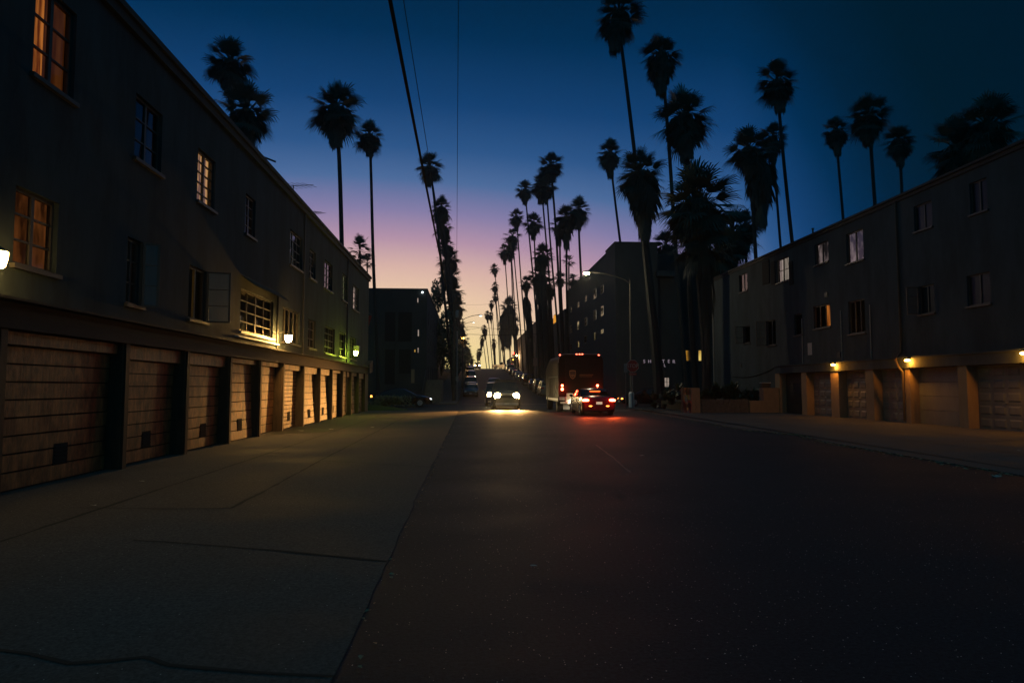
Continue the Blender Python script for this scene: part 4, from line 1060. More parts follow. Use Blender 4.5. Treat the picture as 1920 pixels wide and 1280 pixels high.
PALMS = [
 (433, 78, 84, 118, 446, 58, 'upper of the two overlapping palms behind the left roof', 'f', .22, GL),
 (462, 165, 102, 135, 464, 50, 'lower bushier palm half hidden by the left roof edge', 'f', .22, GL),
 (630, 160, 97, 132, 651, 52, 'large ragged palm on a thick trunk behind the left block', 'f', .2, GL),
 (692, 228, 56, 74, 708, 62, 'slimmer round-headed palm just right of the large ragged one', 'f', .17, GL),
 (674, 443, 50, 48, 672, 70, 'short open-headed palm between the two left trunks', 'o', .15, GL),
 (689, 477, 28, 46, 693, 90, 'smallest palm at the far end of the left roof', 'o', .12, GL),
 (806, 290, 50, 66, 850, 90, 'highest palm of the left kerb row, crossed by the thick cable', 'f', .2, GK),
 (828, 370, 42, 72, 851, 99, 'second palm down the left kerb row', 'f', .18, GK),
 (831, 408, 36, 70, 853, 108, 'third palm down the left kerb row', 's', .18, GK),
 (838, 444, 36, 56, 854, 115, 'fourth palm down the left kerb row, its crown leaning right', 's', .18, GK),
 (842, 466, 44, 58, 856, 124, 'fifth palm down the left kerb row, dense round head', 'f', .18, GK),
 (834, 500, 30, 60, 857, 132, 'palm tucked on the left of the kerb row below the dense head', 's', .18, GK),
 (848, 503, 34, 64, 858, 138, 'palm in the middle of the kerb row, level with the far roof', 's', .18, GK),
 (853, 530, 36, 62, 861, 148, 'palm whose fronds stick out right above the first lamp arm', 's', .18, GK),
 (848, 560, 34, 60, 862, 156, 'palm left of the first lamp arm in the kerb row', 's', .18, GK),
 (859, 562, 26, 52, 864, 165, 'palm right behind the first lamp arm', 's', .18, GK),
 (858, 592, 26, 46, 866, 176, 'palm behind the second lamp arm', 's', .18, GK),
 (866, 606, 22, 42, 869, 186, 'palm just below the second lamp arm', 's', .18, GK),
 (868, 624, 22, 42, 871, 196, 'palm beside the amber street light of the kerb row', 's', .18, GK),
 (873, 640, 19, 36, 874, 208, 'palm right of the amber street light', 's', .18, GK),
 (878, 654, 17, 34, 878, 224, 'second-last palm of the left kerb row', 's', .18, GK),
 (884, 666, 13, 26, 882, 250, 'last tiny palm at the foot of the left kerb row', 's', .18, GK),
 # centre
 (1033, 288, 50, 62, 1060, 92, 'tallest palm of the centre group, crown highest over the hill', 'f', .19, GC),
 (1016, 326, 44, 62, 1042, 106, 'dense palm just left below the tallest centre one', 'f', .17, GC),
 (1024, 332, 40, 56, 1052, 103, 'palm merged with the dense crown left below the tallest', 'f', .17, GC),
 (985, 340, 35, 50, 1013, 120, 'rounded palm on a slanting trunk left of the dense pair', 'f', .17, GC),
 (968, 394, 29, 42, 989, 148, 'topmost of the stacked palms left of centre', 'f', .17, GC),
 (961, 428, 33, 42, 981, 156, 'second of the stacked palms left of centre', 's', .17, GC),
 (957, 446, 28, 40, 972, 166, 'third of the stacked palms left of centre', 's', .17, GC),
 (946, 457, 27, 42, 958, 178, 'lowest and leftmost of the stacked palms', 's', .17, GC),
 (957, 460, 24, 34, 966, 172, 'small crown tucked right of the lowest stacked palm', 's', .17, GC),
 (1000, 402, 37, 52, 1013, 125, 'open star-shaped palm standing clear between the stacked and dense ones', 'f', .18, GC),
 (1085, 372, 47, 66, 1096, 90, 'rightmost centre palm with loose hanging fronds', 'f', .19, GC),
 (1062, 387, 44, 86, 1066, 94, 'heavy-skirted palm beside the rightmost centre one', 'f', .19, GC),
 (1049, 406, 36, 60, 1058, 98, 'palm with stringy fronds left of the heavy-skirted one', 's', .18, GC),
 (1067, 477, 25, 34, 1069, 130, 'small star palm below the heavy-skirted one', 'o', .2, GC),
 (1017, 460, 40, 60, 1028, 88, 'bushy palm with a thick dark trunk in mid hill', 'f', .5, GC),
 (1012, 495, 42, 80, 1018, 96, 'lower shaggy palm beside the thick dark trunk', 'f', .42, GC),
 (1030, 520, 30, 60, 1033, 100, 'short palm right of the thick dark trunk', 's', .3, GC),
 (1050, 510, 26, 38, 1053, 128, 'low round palm under the small star palm', 's', .17, GC),
 (1075, 512, 28, 34, 1079, 118, 'low palm close to the street lamp glare', 's', .17, GC),
 (1090, 518, 22, 28, 1093, 118, 'lowest palm touching the dark wing beside the lamp glare', 's', .17, GC),
 (987, 517, 27, 42, 990, 145, 'lone low palm above the leaning stump', 's', .2, GC),
 (955, 558, 35, 92, 957, 234, 'palm with a very long thick skirt left of the leaning stump', 'L', .3, GC),
 (944, 600, 24, 60, 948, 238, 'shaggy low palm left of the long-skirted one', 's', .25, GC),
 (965, 596, 24, 48, 967, 240, 'shaggy low palm right of the long-skirted one', 's', .2, GC),
 (927, 494, 20, 27, 946, 205, 'lone small palm, highest of the far left file', 's', .17, GC),
 (928, 529, 17, 26, 941, 222, 'second palm of the far file', 's', .17, GC),
 (929, 549, 15, 22, 938, 236, 'third palm of the far file', 's', .17, GC),
 (922, 563, 13, 22, 931, 250, 'fourth palm of the far file', 's', .17, GC),
 (914, 583, 14, 24, 926, 256, 'left one of a touching far pair', 's', .17, GC),
 (920, 585, 12, 22, 929, 262, 'right one of a touching far pair', 's', .17, GC),
 (926, 636, 12, 30, 929, 232, 'stubby palm above the crest left of the pickup', 's', .2, GC),
 (908, 609, 15, 30, 921, 270, 'dark-headed far palm over the crest', 's', .19, GC),
 (905, 628, 12, 32, 916, 285, 'slim far palm under the dark-headed one', 's', .19, GC),
 (899, 653, 13, 24, 903, 300, 'farthest low palm over the crest', 's', .19, GC),
 (896, 660, 8, 20, 899, 320, 'tiny palm left of the farthest low one', 's', .19, GC),
 # right of centre
 (1160, -14, 86, 132, 1234, 57, 'tallest palm of all, its crown cut by the top edge', 'f', .2, GN),
 (1240, 68, 76, 130, 1288, 60, 'tall palm right of the tallest, with narrow hanging skirt', 'f', .2, GN),
 (1284, 171, 106, 150, 1304, 50, 'broad heavy palm above the huge low one', 'f', .26, GN),
 (1143, 265, 48, 76, 1194, 84, 'small leaning palm left of the tall trunk', 'f', .18, GN),
 (1200, 282, 92, 176, 1238, 48.3, 'shaggy palm rising above the tower roof behind the stop sign', 'f', .36, GN),
 (1306, 312, 150, 190, 1328, 41.5, 'huge low feathery palm, widest crown of all', 'f', .30, GN),
 (1249, 436, 54, 76, 1253, 78, 'small dark palm filling the gap left of the huge one', 'f', .2, GN),
 (1374, 396, 92, 104, 1376, 66, 'dark palm behind the huge one on its right', 'f', .22, GN),
 (1398, 396, 56, 84, 1404, 74, 'low dark palm at the left end of the right roof', 'f', .2, GN),
 (1352, 430, 84, 90, 1352, 62, 'low palm under the right fronds of the huge one', 'f', .2, GN),
 (1403, 243, 84, 100, 1438, 60, 'bulky palm with a long swollen skirt', 'L', .2, GR),
 (1450, 233, 54, 82, 1482, 78, 'palm touching the bulky one on its right', 'f', .19, GR),
 (1457, 117, 80, 110, 1512, 60, 'tall clear palm over the left part of the right roof', 'f', .2, GR),
 (1568, 221, 52, 80, 1606, 72, 'left one of the three palms over the middle of the right roof', 'f', .19, GR),
 (1628, 182, 80, 106, 1674, 58, 'largest and middle one of the three palms over the right roof', 'f', .2, GR),
 (1685, 236, 58, 88, 1718, 64, 'right one of the three palms over the right roof', 'f', .19, GR),
 (1795, 226, 110, 150, 1800, 46, 'left half of the big dark palm pair at the far right', 'f', .25, GR),
 (1852, 182, 118, 160, 1862, 44, 'right and higher half of the big dark palm pair', 'f', .25, GR),
]
for p_ in PALMS: palm(*p_)
# swollen skirts hanging far below two crowns
def long_skirt(px, yt, yb, w, Y, root_label):
    for o in col.objects:
        if o.get('label') == root_label:
            c = onY(px, yt, Y); s_ = bpy.data.objects.new('dead_frond_skirt', SKIRT[1]); col.objects.link(s_); s_.parent = o
            s_.location = c-o.location; k = w/2/F*Y*1.15; s_.scale = (k, k, (yb-yt)/F*Y); return
long_skirt(1424, 300, 440, 66, 60, 'bulky palm with a long swollen skirt')
long_skirt(1321, 450, 700, 34, 41.5, 'huge low feathery palm, widest crown of all')
long_skirt(1207, 340, 460, 66, 48, 'shaggy palm rising above the tower roof behind the stop sign')
long_skirt(951, 585, 655, 34, 234, 'palm with a very long thick skirt left of the leaning stump')
for o_ in list(col.objects):
    if o_.get('label') == 'huge low feathery palm, widest crown of all':
        c = onY(1314, 430, 41.5); x_ = bpy.data.objects.new('dead_crown', CROWN['f'][2]); col.objects.link(x_); x_.parent = o_
        x_.location = c-o_.location; x_.scale = (2.7, 2.7, 2.6); x_.rotation_euler = (0, 0, 1.3)
# headless leaning stump wrapped in dead fronds
Y = 118; c = onY(986, 558, Y); bs = onY(998, 690, Y)
o = thing('palm_stump', (bs.x, Y, gz(Y)), 'headless leaning palm stump wrapped in dead fronds', 'palm stump')
m = MB(); m.tube([(bs.x, Y, gz(Y)), (onY(994, 620, Y)), (onY(990, 590, Y)), c], [.35, .55, .62, .45], 9); m.build('trunk', M['ptrunk'], o, True)
s_ = bpy.data.objects.new('dead_frond_skirt', SKIRT[2]); col.objects.link(s_); s_.parent = o; s_.location = c+Vector((0, 0, .1))-o.location; s_.scale = (.9, .9, 7.4); s_.rotation_euler = (0, R(-7), 0)

# ================================================================== POLES, WIRES, SIGNS
def street_light(bx, Y, lx, ly, label, on=None, side=-1, r=.09, conc=True, power=0, headL=.55):
    bp = onY(bx, 745, Y); z0 = gz(Y); L = onY(lx, ly, Y)
    o = thing('street_light', (bp.x, Y, z0), label, 'street light', 'street lights')
    hz = L.z-.55
    b = MB(); b.lathe((bp.x, Y, z0), [(r*2.1, 0), (r*2.1, 1.0), (r*1.25, 1.12), (r*.7, hz-z0)], 'z', 12); b.build('pole', M['pole_d'], o, True)
    if conc:
        b = MB(); b.lathe((bp.x, Y, z0), [(r*2.5, 0), (r*2.4, 1.02), (r*1.5, 1.14)], 'z', 10); b.build('base', M['white'], o)
    pts = [(bp.x, Y, hz-.25)]+[(bp.x+(L.x-bp.x)*t, Y, hz-.1+(L.z-hz+.1)*math.sin(t*math.pi/2)) for t in (.15, .35, .6, .85, 1)]
    b = MB(); b.tube(pts, .045, 6); b.build('arm', M['dark'], o)
    b = MB(); b.ell((L.x+side*headL*.4, Y, L.z), (headL*.6, .18, .11), 12, 6); b.build('lamp_head', M['dark'], o, True)
    if on:
        b = MB(); b.ell((L.x+side*headL*.45, Y, L.z-.09), (headL*.42, .17, .13), 12, 6); b.build('lamp_lens', on, o, True)
        if power: plamp('lamp_light', (L.x+side*headL*.45, Y, L.z-.26), (1, .80, .50), power, .12, parent=o)
    return o
M['lens_hot'] = emis('street_lens', (1.0, .86, .50), 90)
M['lens_pale'] = emis('far_lens', (1.0, .95, .8), 3.0)
street_light(1184, 50, 1106, 510, 'near right street light, lit, on a slim pole behind the stop sign', M['lens_hot'], -1, .085, True, 620)
street_light(867, 100, 898, 590.5, 'first and larger of two curved street lights on the left hill', M['lens_pale'], 1, .09, False)
street_light(868.5, 150, 886, 603.5, 'second and smaller of two curved street lights on the left hill', M['lens_pale'], 1, .09, False)
street_light(1006, 128, 1001, 604, 'thin street light pole in front of the dark hillside house', None, -1, .09, False)
# amber street lamp on the left
Y = 150; q = onY(868, 634, Y)
o = thing('street_light', (q.x-.5, Y, gz(Y)), 'short amber-lit lamp above the left red signal', 'street light', 'street lights')
b = MB(); b.tube([(q.x-.6, Y, gz(Y)), (q.x-.6, Y, q.z+.2), (q.x, Y, q.z+.25)], .06, 6); b.build('pole', M['dark'], o)
b = MB(); b.ell((q.x, Y, q.z), (.25, .25, .22), 10, 6); b.build('lamp_lens', emis('amber_lens', (1, .42, .07), 30), o)
plamp('lamp_light', (q.x, Y, q.z-.35), (1, .45, .10), 500, .1, parent=o)
Y = 178; q = onY(969, 667, Y)
o = thing('street_light', (q.x+.6, Y, gz(Y)), 'small yellow-white lamp beside the right red signal at the crest', 'street light', 'street lights')
b = MB(); b.tube([(q.x+.6, Y, gz(Y)), (q.x+.6, Y, q.z+.3), (q.x, Y, q.z+.35)], .06, 6); b.build('pole', M['dark'], o)
b = MB(); b.ell((q.x, Y, q.z+.1), (.2, .2, .2), 10, 6); b.build('lamp_lens', emis('crest_lens', (1, .72, .3), 40), o)
plamp('lamp_light', (q.x-.1, Y+.1, q.z-.3), (1, .62, .28), 1600, .1, parent=o)
# traffic signals at the crest
M['sig_red'] = emis('signal_red', (1, .035, .02), 22); M['sig_amber'] = emis('signal_amber', (1, .30, .03), 10)
def signal(px, py, Y, label, hand=None, r=.17):
    q = onY(px, py, Y); z0 = gz(Y)
    o = thing('traffic_signal', (q.x+.2, Y, z0), label, 'traffic light', 'traffic signals at the crest')
    b = MB(); b.tube([(q.x+.2, Y+.2, z0), (q.x+.2, Y+.2, q.z+.25)], .06, 8); b.build('pole', M['dark'], o)
    b = MB(); b.box(q.x-.2, q.x+.2, Y-.02, Y+.15, q.z-.95, q.z+.25); b.build('housing', M['dark'], o)
    b = MB(); b.ell((q.x, Y-.03, q.z), (r, .05, r), 12, 6); b.build('red_lens', M['sig_red'], o)
    b = MB()
    for k in (1, 2): b.ell((q.x, Y-.03, q.z-.35*k), (.12, .04, .12), 10, 5)
    b.build('dark_lens', M['glass_dark'], o)
    b = MB()
    for k in range(3): b.tube([(q.x-.14, Y-.12, q.z+.1-.35*k), (q.x, Y-.16, q.z+.16-.35*k), (q.x+.14, Y-.12, q.z+.1-.35*k)], .02, 5)
    b.build('visor', M['dark'], o)
    if hand:
        h = onY(*hand, Y); b = MB(); b.box(h.x-.22, h.x+.22, Y+.0, Y+.15, h.z-.22, h.z+.22); b.build('walk_box', M['dark'], o)
        b = MB(); b.ell((h.x, Y-.02, h.z), (.14, .03, .15), 10, 5); b.build('hand_signal', M['sig_amber'], o)
signal(962, 662, 184, 'red signal on the right of the crest, with an orange hand below', (962, 674), .30)
signal(862, 663, 184, 'single red signal on the left of the crest', None, .24)
# utility poles at the left far corner
Y = 66; q = onY(851, 620, Y); z0 = 0
o = thing('utility_pole', (onY(851, 750, Y).x, Y, z0), 'tall wooden utility pole at the far left corner carrying the thick cable', 'pole')
x = onY(851, 700, Y).x
b = MB(); b.tube([(x, Y, 0), (x, Y, 10.2)], [.17, .11], 10); b.build('pole', M['bark'], o, True)
b = MB(); b.box(x-1.1, x+1.1, Y-.16, Y-.05, 9.5, 9.62); b.build('crossarm', M['bark'], o)
b = MB(); b.lathe((x+.3, Y, 8.2), [(.16, 0), (.18, .1), (.18, .6), (.1, .7)], 'z', 10); b.build('transformer', M['galv'], o)
Y2 = 70; x2 = onY(857, 700, Y2).x
o = thing('utility_pole', (x2, Y2, 0), 'thinner pole just right of the wooden one at the left far corner', 'pole')
b = MB(); b.tube([(x2, Y2, 0), (x2, Y2, 7.2)], [.08, .06], 8); b.build('pole', M['galv'], o, True)
b = MB(); b.box(x2-.13, x2+.13, Y2-.1, Y2-.085, 2.1, 2.55); b.build('plate', M['frame_w'], o)
def cable(name, pts, r, label, sag=.0, n=24):
    P = []
    for (a, c) in zip(pts, pts[1:]):
        a, c = Vector(a), Vector(c)
        for k in range(n):
            t = k/n; p = a.lerp(c, t); p.z -= sag*4*t*(1-t); P.append(p)
    P.append(Vector(pts[-1]))
    b = MB(); b.tube(P, r, 6); tag(b.build(name, M['wire']), label, 'cable', 'overhead cables')
def fit_cable(px0, py0, Y0, px1, py1, Y1, ext=-1.0):
    A, B = onY(px0, py0, Y0), onY(px1, py1, Y1); d = (B-A)/(B.y-A.y); return A+d*(-(A.y)+ext), B
A, B = fit_cable(733, 0, 10.5, 850, 604, 66); cable('overhead_cable', [A, B], .034, 'thick black overhead cable running up the left of the street', sag=.14)
A, B = fit_cable(757, 0, 12.5, 849, 572, 66); cable('overhead_cable', [A, B], .009, 'thin wire just right of the thick cable', sag=.05)
A, B = fit_cable(859.5, 0, 13, 856, 560, 66); cable('overhead_cable', [A, B], .008, 'thin lone wire hanging straight down the middle of the sky')
for (pl_, pr_, Y, lab, r_) in (((866, 611), (1010, 620), 150, 'upper faint wire across the far sky', .035), ((866, 626), (1012, 626), 120, 'lower wire across the far sky with a small tag', .035), ((868, 571), (930, 569), 170, 'faintest wire crossing high over the far street', .02), ((870, 618), (908, 612), 170, 'short far wire beside the small street lamp', .03)):
    cable('overhead_cable', [onY(*pl_, Y), onY(*pr_, Y)], r_, lab, sag=.15)
# stop sign
q = onY(1186, 686, 44.3)
px_ = onY(1184, 740, 46.5).x
o = thing('stop_sign', (q.x, 44.3, 0), 'red octagonal stop sign with a small plate below, on the right corner', 'sign')
b = MB(); n = 8; rr_ = .43
pts = [(q.x+rr_*math.cos(R(22.5+45*k)), q.z+rr_*math.sin(R(22.5+45*k))) for k in range(8)]
def prism(b, pts, y0, y1):
    b.quad(*[(x, y0, z) for x, z in pts]); b.quad(*[(x, y1, z) for x, z in pts][::-1])
    for i in range(len(pts)):
        a, c = pts[i], pts[(i+1) % len(pts)]; b.quad((a[0], y0, a[1]), (c[0], y0, c[1]), (c[0], y1, c[1]), (a[0], y1, a[1]))
prism(b, pts, 44.29, 44.31); pl1 = b.build('border', M['roadpaint'], o)
b = MB(); prism(b, [(q.x+(x-q.x)*.93, q.z+(z-q.z)*.93) for x, z in pts], 44.27, 44.285)
M['signred'] = mat('sign_red', (.24, .02, .018), .5); b.build('face', M['signred'], o)
text_obj('lettering', 'STOP', .36, (q.x, 44.262, q.z), (R(90), 0, 0), M['roadpaint'], o, .003, sx=.85)
b = MB(); b.box(q.x-.25, q.x+.25, 44.27, 44.29, q.z-.60, q.z-.455); b.build('plate', M['signred'], o)
text_obj('plate_lettering', 'ALL WAY', .09, (q.x, 44.264, q.z-.527), (R(90), 0, 0), M['roadpaint'], o, .003)
b = MB(); b.tube([(q.x, 44.36, 0), (q.x, 44.36, q.z+.4)], .035, 8); b.build('post', M['galv'], o)
# short post with a plate left of it
q = onY(1173, 690, 45); o = thing('sign_post', (q.x, 45, 0), 'thin post with a narrow plate just left of the stop sign', 'sign post')
b = MB(); b.tube([(q.x, 45, 0), (q.x, 45, q.z+.3)], .025, 6); b.build('post', M['galv'], o); b = MB(); b.box(q.x-.12, q.x+.12, 44.95, 44.97, q.z-.3, q.z+.3); b.build('plate', M['frame_w'], o)
q = onY(1003.5, 683, 96); o = thing('sign_post', (q.x, 96, gz(96)), 'faint parking sign on a post above the right parked cars', 'sign post')
b = MB(); b.tube([(q.x, 96, gz(96)), (q.x, 96, q.z+.8)], .04, 6); b.build('post', M['galv'], o); b = MB(); b.box(q.x-.3, q.x+.3, 95.9, 95.93, q.z-.2, q.z+.9); b.build('plate', mat('sign_plate', (.4, .2, .16), .6), o)

# ================================================================== VEHICLES
def lerp_tab(tab, s):
    if s <= tab[0][0]: return tab[0][1]
    for (a, va), (b_, vb) in zip(tab, tab[1:]):
        if s <= b_: return va+(vb-va)*(s-a)/(b_-a)
    return tab[-1][1]
KINDS = {
 'sedan': dict(L=4.75, W=1.82, belt=.95, top=[(0, .80), (.06, .96), (.25, 1.02), (.85, 1.05), (1.25, 1.27), (1.65, 1.40), (2.3, 1.44), (2.8, 1.41), (3.55, 1.00), (3.9, .93), (4.45, .80), (4.68, .66), (4.75, .55)],
               rear=(.80, 1.55), front=(2.85, 3.6), cabin=(1.1, 3.35), wheels=(.95, 3.78), wr=.33, H=1.44),
 'coupe': dict(L=4.5, W=1.78, belt=.90, top=[(0, .72), (.08, .90), (.3, .96), (.6, 1.0), (1.3, 1.28), (1.9, 1.38), (2.4, 1.38), (3.3, .95), (3.7, .88), (4.2, .76), (4.42, .62), (4.5, .5)],
               rear=(.55, 1.45), front=(2.45, 3.3), cabin=(1.0, 3.1), wheels=(.85, 3.6), wr=.32, H=1.38),
 'suv': dict(L=4.8, W=1.92, belt=1.15, top=[(0, 1.0), (.04, 1.2), (.22, 1.74), (.6, 1.84), (2.0, 1.87), (2.95, 1.82), (3.55, 1.24), (3.8, 1.18), (4.6, 1.08), (4.75, .95), (4.8, .8)],
             rear=(.03, .28), front=(2.9, 3.6), cabin=(.25, 3.4), wheels=(.9, 3.85), wr=.38, H=1.87),
 'van': dict(L=4.9, W=1.95, belt=1.1, top=[(0, 1.0), (.03, 1.3), (.18, 1.78), (.6, 1.86), (2.6, 1.86), (3.3, 1.72), (4.1, 1.12), (4.7, .92), (4.85, .78), (4.9, .6)],
             rear=(.02, .22), front=(3.15, 4.1), cabin=(.25, 3.9), wheels=(.9, 3.95), wr=.34, H=1.86),
 'pickup': dict(L=5.5, W=1.95, belt=1.08, top=[(0, 1.02), (.02, 1.08), (2.0, 1.08), (2.02, 1.10), (2.2, 1.72), (2.6, 1.80), (3.3, 1.76), (3.95, 1.14), (5.1, 1.02), (5.4, .9), (5.5, .7)],
                rear=(2.02, 2.22), front=(3.3, 4.0), cabin=(2.15, 3.8), wheels=(1.1, 4.5), wr=.38, H=1.8),
}
CARN = 0
def make_car(kind, paint_m, label, cat='car', group=None, head=None, tail=None, name='parked_car', plate=True, detail=True):
    K = KINDS[kind]; L, Wd = K['L'], K['W']; o = thing(name, (0, 0, 0), label, cat, group)
    hw = Wd/2
    wt = hw*.80
    st = sorted({0, .03, .08, .16, .25, L-.25, L-.15, L-.07, L, *[t[0] for t in K['top']], *[round(i*.12, 3) for i in range(int(L/.12))]})
    st = [s for i, s in enumerate(st) if i == 0 or s-st[i-1] > .015]
    plan = [(0, .86), (.08, .93), (.25, .975), (.8, 1), (L-1.1, 1), (L-.45, .955), (L-.15, .87), (L, .76)]
    rings = []
    for s in st:
        w = hw*lerp_tab(plan, s); top = lerp_tab(K['top'], s); belt = min(K['belt'], top-.05)
        a = max(0, min(1, (top-K['belt'])/(K['H']-K['belt'])))
        zb = .20 if .25 < s < L-.25 else .26
        for wx in K['wheels']:
            d = abs(s-wx)
            if d < K['wr']+.07: zb = max(zb, .30+math.sqrt((K['wr']+.07)**2-d*d))
        zm = max(zb+.02, .5)
        wtp = (w*.95)*(1-a)+wt*a
        rings.append([(0, zb), (w*.80, zb), (w*.97, zb+.01), (w, max(zm, .56)), (w*.985, max(belt, zm+.03)), (wtp, max(top-.05, zm+.05)), (wtp*.86, max(top-.008, zm+.06)), (0, max(top+.012, zm+.07))])
    body, glass = MB(), MB()
    def P(i, k, sgn): x, z = rings[i][k]; return (x*sgn, st[i]-L/2, z)
    for i in range(len(st)-1):
        sm = (st[i]+st[i+1])/2; tp = (lerp_tab(K['top'], sm))
        for k in range(7):
            isg = False
            if k == 4 and K['cabin'][0] < sm < K['cabin'][1] and tp > K['belt']+.16:
                bp_ = (K['cabin'][0]+K['cabin'][1])/2+.1
                isg = not (abs(sm-bp_) < .07)
            if k in (5, 6) and (K['front'][0] < sm < K['front'][1] or K['rear'][0] < sm < K['rear'][1]): isg = True
            for sgn in (1, -1):
                q = [P(i, k, sgn), P(i, k+1, sgn), P(i+1, k+1, sgn), P(i+1, k, sgn)]
                if sgn < 0: q = q[::-1]
                (glass if isg else body).quad(*q)
    for i, rv in ((0, False), (len(st)-1, True)):
        ring = [P(i, k, 1) for k in range(8)]+[P(i, k, -1) for k in range(6, 0, -1)]
        body.quad(*(ring[::-1] if rv else ring))
    def weld(b):
        idx = {}; nv = []; mp = []
        for v in b.v:
            key = tuple(round(c_, 4) for c_ in v)
            if key not in idx: idx[key] = len(nv); nv.append(v)
            mp.append(idx[key])
        b.v = nv; nf = []; nm = []
        for f, m_ in zip(b.f, b.m):
            f2 = []
            for t in f:
                if mp[t] not in f2: f2.append(mp[t])
            if len(f2) > 2: nf.append(tuple(f2)); nm.append(m_)
        b.f = nf; b.m = nm
    weld(body); weld(glass)
    body.build('body', paint_m, o, True); glass.build('windows', M['glass_dark'], o, True)
    # wheels
    for wx in K['wheels']:
        for sg in (-1, 1):
            c = (sg*(hw-.13), wx-L/2, K['wr']); r_ = K['wr']
            b = MB(); b.lathe(c, [(r_*.62, -.10), (r_*.93, -.11), (r_, -.07), (r_, .07), (r_*.93, .11), (r_*.62, .10)], 'x', 20); w = b.build('wheel', M['rubber'], o, True)
            if detail:
                b = MB(); b.lathe((c[0]+sg*.085, c[1], c[2]), [(r_*.62, 0), (r_*.60, sg*.02), (r_*.2, sg*.012), (r_*.12, sg*.03)], 'x', 16)
                for k in range(5):
                    a = k*1.2566; b.tube([(c[0]+sg*.105, c[1], c[2]), (c[0]+sg*.105, c[1]+math.cos(a)*r_*.56, c[2]+math.sin(a)*r_*.56)], .028, 5)
                b.build('rim', M['rim'], w)
    ht = lerp_tab(K['top'], L-.12)
    zh = max(.58, ht-.13) if kind != 'suv' else .88
    for sg in (-1, 1):
        b = MB(); b.ell((sg*hw*.64, L/2-.13, zh), (.19, .14, .085) if kind != 'suv' else (.235, .16, .225), 16, 8); b.build('headlight', head or M['lens'], o, True)
        zr = .80 if kind in ('sedan', 'coupe') else 1.0
        b = MB(); b.ell((sg*hw*.74, -L/2+.07, zr), (.22, .10, .085 if kind in ('sedan', 'coupe') else .16), 12, 6); b.build('tail_light', tail or M['red_plastic'], o, True)
        if detail:
            b = MB(); b.ell((sg*(hw+.08), K['front'][1]-.35-L/2, K['belt']+.06), (.10, .06, .075), 10, 5); b.build('mirror', paint_m, o, True)
    b = MB(); b.box(-hw*.42, hw*.42, L/2-.045, L/2+.012, zh-.12, zh+.06)
    for k in range(3): b.box(-hw*.40, hw*.40, L/2+.013, L/2+.02, zh-.09+k*.05, zh-.075+k*.05)
    b.build('grille', M['dark'], o)
    b = MB(); b.box(-hw*.80, hw*.80, L/2-.12, L/2+.03, .30, .44); b.build('bumper', M['rim'] if kind in ('suv', 'pickup') else paint_m, o)
    b = MB(); b.box(-hw*.84, hw*.84, -L/2-.03, -L/2+.12, .32, .50); b.build('bumper', M['rim'] if kind in ('suv', 'pickup') else paint_m, o)
    if plate:
        zp = .66 if kind in ('sedan', 'coupe') else .72
        b = MB(); b.box(-.16, .16, -L/2-.04, -L/2-.003, zp-.07, zp+.07); b.build('number_plate', M['white'], o)
        b = MB(); b.box(-.16, .16, L/2+.031, L/2+.045, .33, .43); b.build('number_plate', M['white'], o)
    return o
def pm(n, c, r_=.22): 
    m = mat('paint_'+n, c, r_, metal=.2); b_ = m.node_tree.nodes['Principled BSDF']; b_.inputs['Coat Weight'].default_value = 0 if n == 'brown' else .25; b_.inputs['Specular IOR Level'].default_value = .15 if n == 'brown' else .5; return m
PT = {'cream': pm('cream', (.75, .68, .55), .4), 'black': pm('black', (.012, .012, .014)), 'silver': pm('silver', (.35, .35, .36)), 'grey': pm('grey', (.10, .10, .11)), 'white': pm('white', (.6, .58, .54), .3),
      'navy': pm('navy', (.015, .02, .05)), 'maroon': pm('maroon', (.10, .012, .012)), 'red': pm('red', (.05, .004, .005)), 'brown': pm('brown', (.011, .007, .005), .6), 'beige': pm('beige', (.30, .26, .20))}
M['tail_on'] = emis('brake_light', (1, .075, .03), 42); M['head_on'] = emis('headlight_on', (1, .70, .30), 90); M['head_far'] = emis('headlight_far', (1, .72, .34), 40)
M['amber_on'] = emis('amber_on', (1, .34, .05), 6); M['head_dim'] = emis('headlight_dim', (.9, .9, 1), 2.6)
def put(o, x, y, rz):
    o.location = (x, y, gz(y)); o.rotation_euler = (0, 0, rz)
    sl = (gz(y+2)-gz(y-2))/4
    if abs(sl) > .005: o.rotation_euler = (math.atan(sl)*(1 if abs(rz) < 1 else -1), 0, rz) if abs(math.sin(rz)) < .5 else (0, 0, rz)
    return o
# red sedan waiting at the junction, seen from behind
rc = make_car('sedan', PT['red'], 'dark red car with glowing brake lights waiting behind the brown truck', head=M['head_far'], tail=M['tail_on'], name='red_car')
L = 4.75
RX = (onY(1087, 770, 35.3).x+onY(1160, 770, 35.3).x)/2
b = MB(); b.box(-.28, .28, 1.15-L/2, 1.20-L/2, 1.255, 1.285); b.build('brake_light', emis('brake_bar', (1, .12, .02), 5), rc)
b = MB()
for sg in (-1, 1): b.ell((sg*.45, -L/2+.0, .50), (.10, .05, .035), 10, 5)
b.build('reverse_lamp', M['amber_on'], rc)
b = MB(); b.box(-.15, .15, -L/2-.046, -L/2-.041, .60, .72); b.build('plate_face', emis('glowing_plate', (1, .8, .5), .55), rc)  # light on the plate is put in as emission
put(rc, RX, 35.3+L/2, 0)
for sg in (-1, 1):
    plamp('brake_glow', (sg*.68, -L/2-.30, .78), (1, .10, .015), 270, .10, spot=R(52), rot=aim((-.08, -1, -.30)), blend=1, parent=rc, local=True)
    plamp('brake_glow', (sg*.70, -L/2-.22, .80), (1, .03, .01), 24, .10, parent=rc, local=True)
    plamp('headlight_beam', (sg*.6, L/2+.12, .6), (1, .85, .6), 60, .06, spot=R(60), rot=(R(80), 0, 0), parent=rc, local=True)
